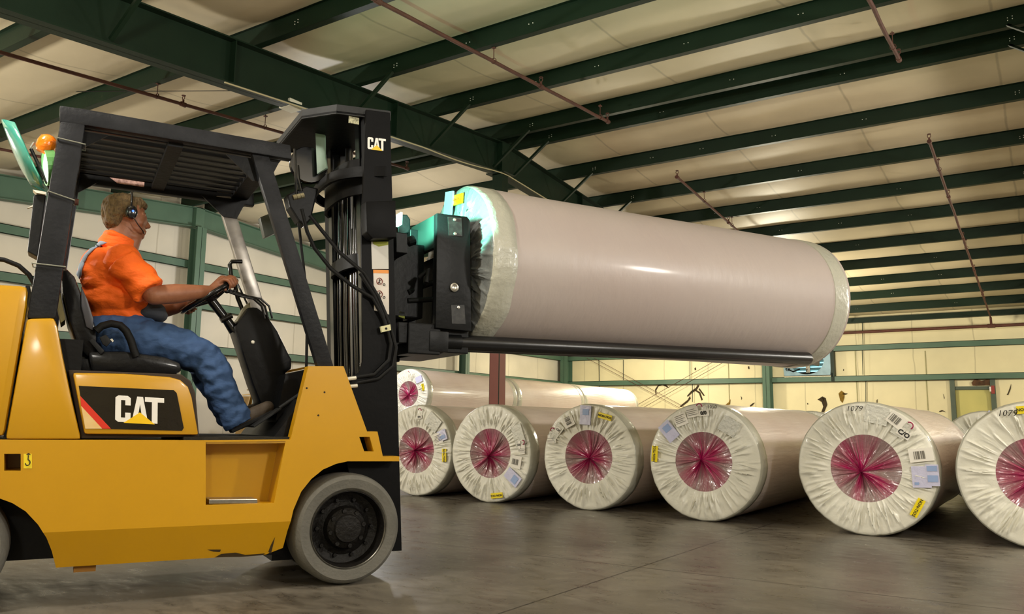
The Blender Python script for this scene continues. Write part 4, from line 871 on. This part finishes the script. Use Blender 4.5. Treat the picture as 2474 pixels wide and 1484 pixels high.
for P in ([(728, 505), (742, 560), (760, 600), (800, 650), (850, 690), (900, 720), (930, 775), (945, 830), (940, 870), (905, 905), (835, 916)],
          [(748, 520), (780, 560), (820, 610), (880, 660), (915, 720), (940, 780), (957, 840), (950, 885), (915, 915), (840, 930)],
          [(870, 660), (905, 715), (925, 760), (935, 800)]):
    MB().tube([loc(x, y, .075) if x > 840 else loc(x, y, .12) for x, y in P], .0105, 10).build('hydraulic_hose', RUB, T, smooth=60)
for a, b in (((830, 917), (860, 913)), ((835, 935), (863, 932))): MB().tube([loc(*a, .06), loc(*b, .06)], .010, 10).build('hose_fitting', ZINC, T)
MB().prism([loc(920, 789, .06), loc(943, 784, .06), loc(945, 798, .06), loc(923, 803, .06)], (0, .02, 0)).build('hose_clamp', mat('pad_paint2', '#cfcb9e', .5), T)
MB().sph(loc(933, 794, .058), (.007, .003, .007), 8).build('clamp_bolt', BLK, T)
MB().tube([loc(722, 540, .2), loc(728, 600, .2), loc(740, 700, .2), loc(742, 790, .2), loc(740, 890, .2)], .008, 8).build('hydraulic_hose', RUB, T, smooth=60)
# decals on the mast side
cat_logo(ms, mapper((888, 331), (932, 336), (888, 360), .0985))
flat([(897, 584), (938, 585), (939, 650), (899, 650)], mat('grey_label', '#c6c2ba', .45), 'info_label', ms, 0, .0985)
wl_ = flat([(902, 652), (939, 653), (940, 760), (904, 750)], mat('white_label', '#d9d0c4', .45), 'warning_label', ms, 0, .0985)
flat([(902, 652), (939, 653), (939, 661), (902, 660)], mat('orange_band', '#e08a1c', .45), 'label_band', ms, 0, .0975)
flat([(901, 584), (938, 584), (938, 592), (915, 596), (902, 590)], mat('lime_smudge', '#8a8f1c', .6), 'paint_smudge', ms, 0, .0975)
for k, y in enumerate((680, 711, 742)):
    c = loc(917, y, .0965); mb = MB(); mb.tube([c + Vector((.017 * math.cos(a), 0, .019 * math.sin(a))) for a in [i * PI / 12 for i in range(25)]], .0018, 6, cap=False).tube([c + Vector((-.012, 0, -.012)), c + Vector((.012, 0, .012))], .0016, 6); mb.build('prohibition_ring', mat('dark_red_ink', '#7a2a22', .5), wl_)
    mb = MB().sph(c + Vector((0, 0, .008)), (.004, .001, .004), 8).tube([c + Vector((0, 0, .004)), c + Vector((-.002, 0, -.006))], .003, 6).tube([c + Vector((-.002, 0, -.006)), c + Vector((-.007, 0, -.013))], .002, 6).tube([c + Vector((-.002, 0, -.006)), c + Vector((.006, 0, -.012))], .002, 6).tube([c + Vector((.028 + .006 * math.cos(a), 0, -.016 + .006 * math.sin(a))) for a in [i * PI / 6 for i in range(13)]], .0014, 6, cap=False); mb.build('pictogram', INK, wl_)
# front work lamp housing on the mast and its light
slab([(884, 487), (956, 484), (958, 573), (900, 576), (886, 560)], .0, .09, 'work_lamp_housing', MG, .006)
hl = loc(957, 530, .045)
MB().box((.0, -.035, -.035), (.012, .035, .035)).build('work_lamp_lens', mat('green_lamp_glass', '#d8fff0', .3, emit=((.35, 1, .75), 6)), T).location = hl + Vector((.012, 0, 0))
sl = bpy.data.lights.new('work_light', 'SPOT'); sl.energy = 150; sl.color = (.28, 1.0, .72); sl.spot_size = math.radians(100); sl.spot_blend = .25; sl.shadow_soft_size = .02
so = bpy.data.objects.new('work_light', sl); COL.objects.link(so); so.parent = T; so.location = hl + Vector((.04, .0, .06))
so.rotation_euler = Vector((.72, .42, .38)).to_track_quat('-Z', 'Y').to_euler()
# --- carriage, load frame and poles
CB = mat('carriage_black', '#0c0d0e', .42, spec=.2, var=(7, .5), bump=(30, .08))
u0, u1 = .49, .685; z_b, z_t = 1.375, 2.06
for v0, nm in ((.10, 0), (W - .16, 1)):
    o = MB().prism([Vector((u0, v0, z_b)), Vector((u1 + .035, v0, z_b - .005)), Vector((u1 + .01, v0, z_t - .02)), Vector((u1 - .01, v0, z_t)), Vector((u0 - .01, v0, z_t - .005))], (0, .05, 0)).build('frame_side_plate', CB, T, bevel=.005, smooth=35)
    if nm == 0: sp0 = o
mb = MB().box((u0 + .0, .15, z_t - .20), (u0 + .03, W - .16, z_t - .002)).box((u0 + .03, .15, z_t - .03), (u1, W - .16, z_t - .002)).build('top_beam', mat('beam_green_lit', '#23302c', .35, spec=.2, var=(6, .5)), T)  # green lamp light on the beam is put into its colour
MB().box((u0 - .05, .42, 1.45), (u0, .50, z_t - .04)).build('frame_stiffener', CB, T, bevel=.004)
MB().box((u0 - .05, .70, 1.45), (u0, .78, z_t - .04)).build('frame_stiffener', CB, T, bevel=.004)
MB().box((u0 + .02, .15, 1.24), (u1 + .04, W - .16, 1.42)).build('bottom_beam', CB, T, bevel=.006)
MB().box((u0 + .12, .45, 1.4), (u0 + .16, W - .16, z_t - .2)).build('frame_back_plate', CB, T)
mb = MB(); mbox(mb, .03, .10, .14, W - .14, 1.28, 1.40); mbox(mb, .03, .10, .14, W - .14, 1.80, 1.92); mb.build('carriage_bar', CB, T, bevel=.005)
MB().box((mu(1.3) + .08, .12, 1.22), (u0 + .04, .30, 1.40)).box((mu(1.3) + .08, W - .30, 1.22), (u0 + .04, W - .14, 1.40)).box((mu(1.6) + .02, .30, 1.45), (u0 - .0, .40, 1.9)).build('carriage_arm', CB, T, bevel=.008)
MB().tube([(u0 - .1, .3, 1.6), (u0 + .02, .35, 1.66), (u0 + .12, .3, 1.70)], .018, 10).tube([(u0 - .1, .3, 1.55), (u0 + .12, .3, 1.58)], .016, 10).tube([(.42, .2, 1.68), (.46, .16, 1.72), (.44, .14, 1.64)], .014, 10).build('hydraulic_hose', RUB, T, smooth=60)
MB().prism([loc(963, 518, .45), loc(984, 518, .45), loc(992, 530, .45), loc(992, 560, .45), loc(960, 575, .45)], (0, .06, 0)).build('guide_bracket', CB, T, bevel=.008)
MB().tube([loc(985, 585, .3), loc(1000, 580, .3)], .03, 12).build('pin', CB, T)
MB().prism([loc(965, 752, .3), loc(978, 755, .3), loc(978, 770, .3), loc(963, 765, .3)], (0, .02, 0)).build('lime_mark', mat('lime_paint', '#7c8420', .6), T)
PT = mat('plate_worn', '#191918', .4, .2, var=(40, .6), col2='#3a3936')
pv = .098
for px in ([(1082, 524), (1115, 527), (1117, 571), (1084, 569)], [(1090, 737), (1122, 737), (1125, 783), (1092, 782)]):
    p0 = flat(px, PT, 'wear_plate', sp0, 0, pv, .004)
for c in ((1098, 531), (1099, 565), (1107, 743)): MB().lathe([(.001, -.006), (.009, -.005), (.010, .0)], loc(*c, pv), (0, 1, 0), 14).build('bolt', STEEL, sp0)
c = loc(1096, 695, pv); MB().lathe([(.030, .0), (.030, -.003), (.022, -.003)], c + Vector((.012, 0, .004)), (0, 1, 0), 24).build('recess_ring', mat('recess_black', '#050505', .8), sp0)
MB().lathe([(.001, -.010), (.012, -.012), (.018, -.014), (.026, -.012), (.027, 0)], c, (0, 1, 0), 24).build('pivot_knob', STEEL, sp0)
poles = []
for v, nm, dz_ in ((.185, 'near', 0), (.85, 'far', .05)):
    a = Vector((.56, v, 1.305 + dz_)); b = Vector((3.63, v, 1.357 + dz_)); d = (b - a).normalized()
    o = MB().tube([a, b, b + d * .02, b + d * .035], [.047, .047, .038, .001], 28).build('carrying_pole', mat('pole_black', '#0e0e10', .32, var=(10, .3), bump=(6, .08)), T, smooth=40)
    MB().tube([a - d * .02, a + d * .12], .056, 20).box((.46, v - .07, 1.24 + dz_), (.58, v + .07, 1.36 + dz_)).build('pole_socket', CB, T, bevel=.006, smooth=35)
# ------------------------------------------------------------------ the held roll
rw = FO + FX * .787 + FL * .484
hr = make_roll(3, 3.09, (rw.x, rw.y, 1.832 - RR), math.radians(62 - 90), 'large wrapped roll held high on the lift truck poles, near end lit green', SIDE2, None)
hr.rotation_euler = (0, 0, math.radians(-28))
stick(hr, .43, 6, .145, .065, 6, YTAG, 'yellow_sticker', 'NON-TIO2', .030, tm=mat('orange_ink', '#c0501c', .5))
stick(hr, .40, -10, .12, .22, 10, mat('blue_tint_pouch', '#9fc3d6', .3, coat=.6), 'document_pouch', off=.04)
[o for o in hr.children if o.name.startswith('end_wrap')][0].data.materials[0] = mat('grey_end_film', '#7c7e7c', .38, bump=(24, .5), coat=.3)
# ------------------------------------------------------------------ the driver
PB = Vector((-1.10, .53, .752))
pw = FO + FX * PB.x + FL * PB.y + Vector((0, 0, PB.z))
H = tag(empty('person', pw, TH), 'person in orange shirt, blue denim overalls and black headset, driving the yellow lift truck', 'person')
def blob(name, prims, m, voxel=.006, smooth=6, parent=H, rough=None, label=None):
    mb = MB()
    for p in prims:
        if p[0] == 'e': mb.sph(Vector(p[1]) - PB, p[2], 24, 0, Matrix.Rotation(p[3], 3, 'Y') if len(p) > 3 else None)
        elif p[0] == 'c': mb.cone(Vector(p[1]) - PB, Vector(p[2]) - PB, p[3], p[4], 24)
        elif p[0] == 't': mb.tube([Vector(p[1]) - PB, Vector(p[2]) - PB], [p[3], p[4]], 32)
    o = mb.build(name, m, parent)
    r = o.modifiers.new('r', 'REMESH'); r.mode = 'VOXEL'; r.voxel_size = voxel; r.use_smooth_shade = True
    if smooth: s_ = o.modifiers.new('s', 'SMOOTH'); s_.factor = .6; s_.iterations = smooth
    bake(o)
    if rough:
        cs = [v.co.copy() for v in o.data.vertices]; ns = [v.normal.copy() for v in o.data.vertices]; fl_ = []
        for q_, n_ in zip(cs, ns): fl_ += list(q_ + n_ * rough(q_ + PB))
        o.data.vertices.foreach_set('co', fl_)
        o.data.update()
    if label: o['label'] = label
    return o
SKIN = mat('skin', '#9a6446', .5, var=(40, .25), bump=(90, .08), col2='#7f4a36')
ORNG = mat('orange_cloth', '#f46608', .75, bump=(7, .8, (1.6, .8, 2.8)))
JEAN = mat('blue_denim', '#38547e', .85, bump=(10, .7, (1, 1, 1.6)), var=(7, .45), col2='#23395c')
HAIR = mat('sandy_hair', '#6e5836', .8, var=(60, .7), col2='#33271a', bump=(70, .9, (1, 1, .35)))
c = .53
hu, hz_ = -1.150, 1.935
wy_ = Vector((0, 1, 0))
def grip(ca, sa, fdir):
    Pg = wc + wu * (WR * ca) + wy_ * (WR * sa); rad = (wu * ca + wy_ * sa).normalized(); tan = (-wu * sa + wy_ * ca).normalized(); n = wn
    return Pg, rad, tan, n
body = [('e', (hu, c, hz_), (.098, .077, .096)), ('e', (-1.100, c, 1.885), (.062, .063, .080), .2), ('e', (-1.098, c, 1.845), (.052, .055, .042), .25), ('e', (-1.064, c, 1.812), (.020, .024, .020)),
        ('c', (-1.052, c, 1.905), (-1.030, c, 1.868), .008, .0125), ('e', (-1.040, c - .012, 1.862), (.010, .009, .008)), ('e', (-1.040, c + .012, 1.862), (.010, .009, .008)),
        ('e', (-1.047, c, 1.838), (.011, .024, .006)), ('e', (-1.049, c, 1.827), (.012, .021, .006)), ('e', (-1.060, c - .028, 1.926), (.012, .022, .007)), ('e', (-1.060, c + .028, 1.926), (.012, .022, .007)),
        ('e', (-1.085, c - .045, 1.875), (.03, .016, .022)), ('e', (-1.085, c + .045, 1.875), (.03, .016, .022)),
        ('e', (-1.128, c - .080, 1.900), (.019, .009, .032), -.2), ('e', (-1.128, c + .080, 1.900), (.019, .009, .032), -.2),
        ('c', (-1.19, c, 1.69), (-1.145, c, 1.85), .072, .064), ('c', (-1.125, c, 1.73), (-1.095, c, 1.81), .055, .042), ('e', (-1.115, c, 1.80), (.055, .055, .04)),
        ('e', (-1.19, c, 1.57), (.12, .165, .14)), ('e', (-1.15, c, 1.42), (.13, .16, .13)), ('e', (-1.16, c, 1.26), (.12, .15, .10))]
# arms and hands
def arm(S_, E_, W_, h):
    body.extend([('c', S_, E_, .058, .048), ('c', E_, tuple((Vector(E_) * .62 + Vector(W_) * .38)), .050, .052), ('c', tuple((Vector(E_) * .62 + Vector(W_) * .38)), W_, .052, .029)])
    ca, sa, side = h; Pg, rad, tan, n = grip(ca, sa, None); Wv = Vector(W_)
    pc = Pg + n * .036 - rad * .028
    body.append(('c', W_, tuple(pc), .027, .027)); 
    k0 = Pg + n * .034 + rad * .004
    for i, (o_, ln) in enumerate(((-.030, .92), (-.010, 1.0), (.010, .95), (.029, .8))):
        b = k0 + tan * o_ * side; s0 = Wv * .35 + pc * .65 + tan * o_ * .6 * side
        m1 = Pg + rad * (.030 * ln) + n * .016 + tan * o_ * side * 1.05; m2 = Pg + rad * (.028 * ln) - n * .012 + tan * o_ * side * 1.05; m3 = Pg + rad * .008 - n * (.026 * ln) + tan * o_ * side * 1.05
        body.extend([('c', tuple(s0), tuple(b), .013, .0105), ('c', tuple(b), tuple(m1), .0100, .0092), ('c', tuple(m1), tuple(m2), .0092, .0085), ('c', tuple(m2), tuple(m3), .0085, .0075)])
    t0 = pc - tan * .024 * side - n * .004; t1 = Pg - rad * .018 - tan * .040 * side + n * .010; t2 = Pg - rad * .012 - tan * .044 * side - n * .018
    body.extend([('c', tuple(t0), tuple(t1), .0135, .011), ('c', tuple(t1), tuple(t2), .011, .009)])
arm((-1.15, c - .185, 1.62), (-.995, c - .24, 1.462), (-.705, c - .135, 1.525), (.62, -.78, 1))
arm((-1.13, c + .185, 1.62), (-1.02, c + .26, 1.42), (-.840, c + .15, 1.452), (-.55, .83, -1))
body += [('c', (-1.15, c - .10, 1.24), (-.72, c - .15, 1.165), .07, .055), ('c', (-.72, c - .15, 1.165), (-.53, c - .15, .86), .05, .04),
         ('c', (-1.15, c + .10, 1.24), (-.69, c + .15, 1.17), .07, .055), ('c', (-.69, c + .15, 1.17), (-.50, c + .14, .87), .05, .04),
         ('c', (-.53, c - .15, .86), (-.44, c - .15, .875), .03, .022), ('c', (-.50, c + .14, .87), (-.41, c + .14, .885), .03, .022)]
blob('body', body, SKIN, .0048, 4)
for s in (-1, 1):
    MB().sph(Vector((-1.064, c + s * .030, 1.908)) - PB, .0125, 16).build('eye', mat('eye_white', '#d8cfc4', .2), H, smooth=80)
    MB().sph(Vector((-1.0555, c + s * .029, 1.908)) - PB, (.005, .006, .006), 12).build('iris', mat('iris_grey', '#3a4a55', .2), H, smooth=80)
    MB().tube([Vector((-1.056, c + s * .014, 1.927)) - PB, Vector((-1.052, c + s * .030, 1.933)) - PB, Vector((-1.062, c + s * .048, 1.928)) - PB], .0035, 8).build('eyebrow', HAIR, H, smooth=60)
blob('hair', [('e', (-1.163, c, 1.957), (.104, .084, .078)), ('e', (-1.188, c, 1.925), (.078, .084, .085)), ('e', (-1.195, c, 1.885), (.058, .076, .062)), ('e', (-1.145, c - .072, 1.925), (.030, .016, .040)), ('e', (-1.145, c + .072, 1.925), (.030, .016, .040)), ('e', (-1.09, c, 1.985), (.05, .065, .032), .35)],
     HAIR, .005, 2, rough=lambda p: .006 * nz(p.x * 70, p.y * 70, p.z * 30) + .004 * nz(p.x * 25, p.y * 25, p.z * 20))
def folds(p):
    q = p.x * 9 + p.z * 16; r_ = p.z * 14 - p.x * 18
    a = .022 * max(0, nz(q, p.y * 5, r_ * .3)) + .012 * nz(p.x * 10, p.y * 9, p.z * 22) 
    k = math.sin((p.z * 1.0 + p.x * .55) * 62 + 2.2 * nz(p.x * 6, p.y * 5, p.z * 6)); low = max(0, min(1, (1.52 - p.z) / .15))
    return a + .008 * k * low
shirt = [('e', (-1.195, c, 1.575), (.150, .205, .150)), ('e', (-1.150, c, 1.455), (.172, .205, .120)), ('e', (-1.235, c, 1.625), (.105, .175, .095)), ('e', (-1.16, c, 1.66), (.10, .20, .065)), ('e', (-1.09, c, 1.56), (.10, .17, .12)),
         ('e', (-1.145, c - .185, 1.635), (.092, .075, .088)), ('e', (-1.135, c + .185, 1.635), (.092, .075, .088)),
         ('t', (-1.15, c - .205, 1.625), (-1.015, c - .245, 1.482), .086, .083), ('t', (-1.13, c + .205, 1.625), (-1.03, c + .25, 1.45), .086, .083),
         ('t', (-1.185, c, 1.71), (-1.160, c, 1.792), .088, .080), ('t', (-1.13, c, 1.345), (-1.14, c, 1.44), .155, .17)]
sh = blob('shirt', shirt, ORNG, .006, 4, rough=folds)
MB().lathe([(.078, -.02), (.086, -.028), (.095, .0), (.080, .052), (.074, .05), (.084, .0)], Vector((-1.176, c, 1.742)) - PB, (.30, 0, 1), 40).build('collar', ORNG, H, smooth=50)
# overalls
def dfold(p):
    return .010 * nz(p.x * 12 + p.z * 8, p.y * 9, p.z * 22 - p.x * 10) + .006 * nz(p.x * 34, p.y * 20, p.z * 30) + .005 * math.sin(p.x * 55 + p.z * 70 + 3 * nz(p.x * 5, p.y * 5, p.z * 5)) * max(0, 1 - abs(p.x + .72) / .16)
blob('overalls', [('e', (-1.165, c, 1.275), (.145, .19, .125)), ('e', (-1.10, c, 1.33), (.15, .175, .06)),
                  ('c', (-1.13, c - .10, 1.245), (-.90, c - .135, 1.235), .108, .098), ('c', (-.90, c - .135, 1.235), (-.715, c - .15, 1.165), .098, .082), ('c', (-.715, c - .15, 1.165), (-.66, c - .15, 1.08), .083, .085),
                  ('c', (-.66, c - .15, 1.08), (-.60, c - .15, .95), .088, .078), ('t', (-.615, c - .15, .98), (-.520, c - .15, .812), .080, .078),
                  ('c', (-1.13, c + .10, 1.245), (-.88, c + .135, 1.235), .108, .096), ('c', (-.88, c + .135, 1.235), (-.70, c + .15, 1.17), .096, .082), ('c', (-.70, c + .15, 1.17), (-.60, c + .15, .99), .083, .078), ('t', (-.62, c + .15, 1.02), (-.50, c + .14, .83), .078, .076)],
     JEAN, .006, 5, rough=dfold)
blob('bib', [('e', (-1.015, c - .01, 1.405), (.105, .13, .062)), ('e', (-.975, c, 1.385), (.075, .12, .045))], mat('dark_grey_cloth', '#3c3f46', .85, bump=(18, .4)), .006, 4, label='dark grey bundle of cloth at the waist')
# inner seam line of the jeans and strap
STR = mat('strap_grey_blue', '#8593a6', .7)
from mathutils.bvhtree import BVHTree
def ribbon(px, wd, name, m, tgt):
    bv = BVHTree.FromPolygons([v.co.copy() for v in tgt.data.vertices], [tuple(p.vertices) for p in tgt.data.polygons])
    o_ = Vector(((CAM - FO).dot(FX), (CAM - FO).dot(FL), CAM.z)) - PB; hit = []
    for x, y in px:
        r = ray(x, y); d = Vector((r.dot(FX), r.dot(FL), r.z)).normalized(); h = bv.ray_cast(o_, d)
        if h[0] is not None: hit.append((h[0], h[1]))
    vs = []; fs = []
    for i, (p, n) in enumerate(hit):
        d = (hit[min(i + 1, len(hit) - 1)][0] - hit[max(i - 1, 0)][0]).normalized(); s = d.cross(n).normalized()
        for k in (-1, -.33, .33, 1):
            q = p + s * wd / 2 * k; nn = bv.find_nearest(q); vs.append(nn[0] + nn[1] * .006)
    for i in range(len(hit) - 1):
        for k in range(3): fs.append((4 * i + k, 4 * i + k + 1, 4 * i + 5 + k, 4 * i + 4 + k))
    o = MB().add(vs, fs).build(name, m, H, smooth=80)
    so_ = o.modifiers.new('s', 'SOLIDIFY'); so_.thickness = .004; so_.offset = 0; bpy.context.view_layer.update(); return bake(o)
def dense(P, n=6):
    out = []
    for (a, b) in zip(P[:-1], P[1:]): out += [(a[0] + (b[0] - a[0]) * k / n, a[1] + (b[1] - a[1]) * k / n) for k in range(n)]
    return out + [P[-1]]
ribbon(dense([(192, 668), (195, 652), (200, 636), (210, 618), (225, 602), (245, 588), (262, 582)]), .030, 'shoulder_strap', STR, sh)
# boots
BOOT = mat('brown_boot', '#3f3325', .7, var=(12, .5), bump=(30, .3))
for s, ax, az_ in ((-1, 0, 0), (1, .03, .01)):
    y = c + s * .148
    b = blob('boot', [('c', (-.545 + ax, y, .84 + az_), (-.535 + ax, y, .90 + az_), .050, .050), ('c', (-.545 + ax, y, .815 + az_), (-.44 + ax, y, .865 + az_), .042, .044), ('c', (-.44 + ax, y, .865 + az_), (-.375 + ax, y, .905 + az_), .046, .036)], BOOT, .005, 4)
    a = Vector((-.565 + ax, y, .775 + az_)) - PB; d = Vector((.20, 0, .105)).normalized(); q = d.to_track_quat('X', 'Z').to_matrix()
    MB().box((0, -.043, -.012), (.235, .043, .008), R=q, o=a).build('boot_sole', RUB, b, bevel=.005)
# headset
ec = Vector((-1.124, c - .098, 1.913)) - PB
hs = MB().sph(ec, (.030, .017, .038), 24).build('headset', mat('headset_black', '#101116', .25, coat=.5), H, smooth=80)
MB().sph(Vector((-1.124, c + .098, 1.913)) - PB, (.030, .017, .038), 24).build('ear_cup', mat('headset_black', ''), hs, smooth=80)
MB().sph(ec + Vector((.006, -.016, .004)), (.006, .003, .006), 10).build('blue_light', mat('blue_led', '#2040ff', .3, emit=((.05, .15, 1), 3)), hs)
MB().tube([Vector((-1.127, c - .098 * math.cos(a), 1.925 + .118 * math.sin(a))) - PB for a in [i * PI / 24 for i in range(25)]], .0055, 8).build('headband', mat('headset_black', ''), hs, smooth=60)
MB().tube([ec + Vector((.012, -.008, -.028)), ec + Vector((.035, -.004, -.062)), ec + Vector((.062, .018, -.088)), ec + Vector((.070, .055, -.092))], [.003, .003, .003, .006], 8).build('microphone_boom', mat('headset_black', ''), hs, smooth=60)
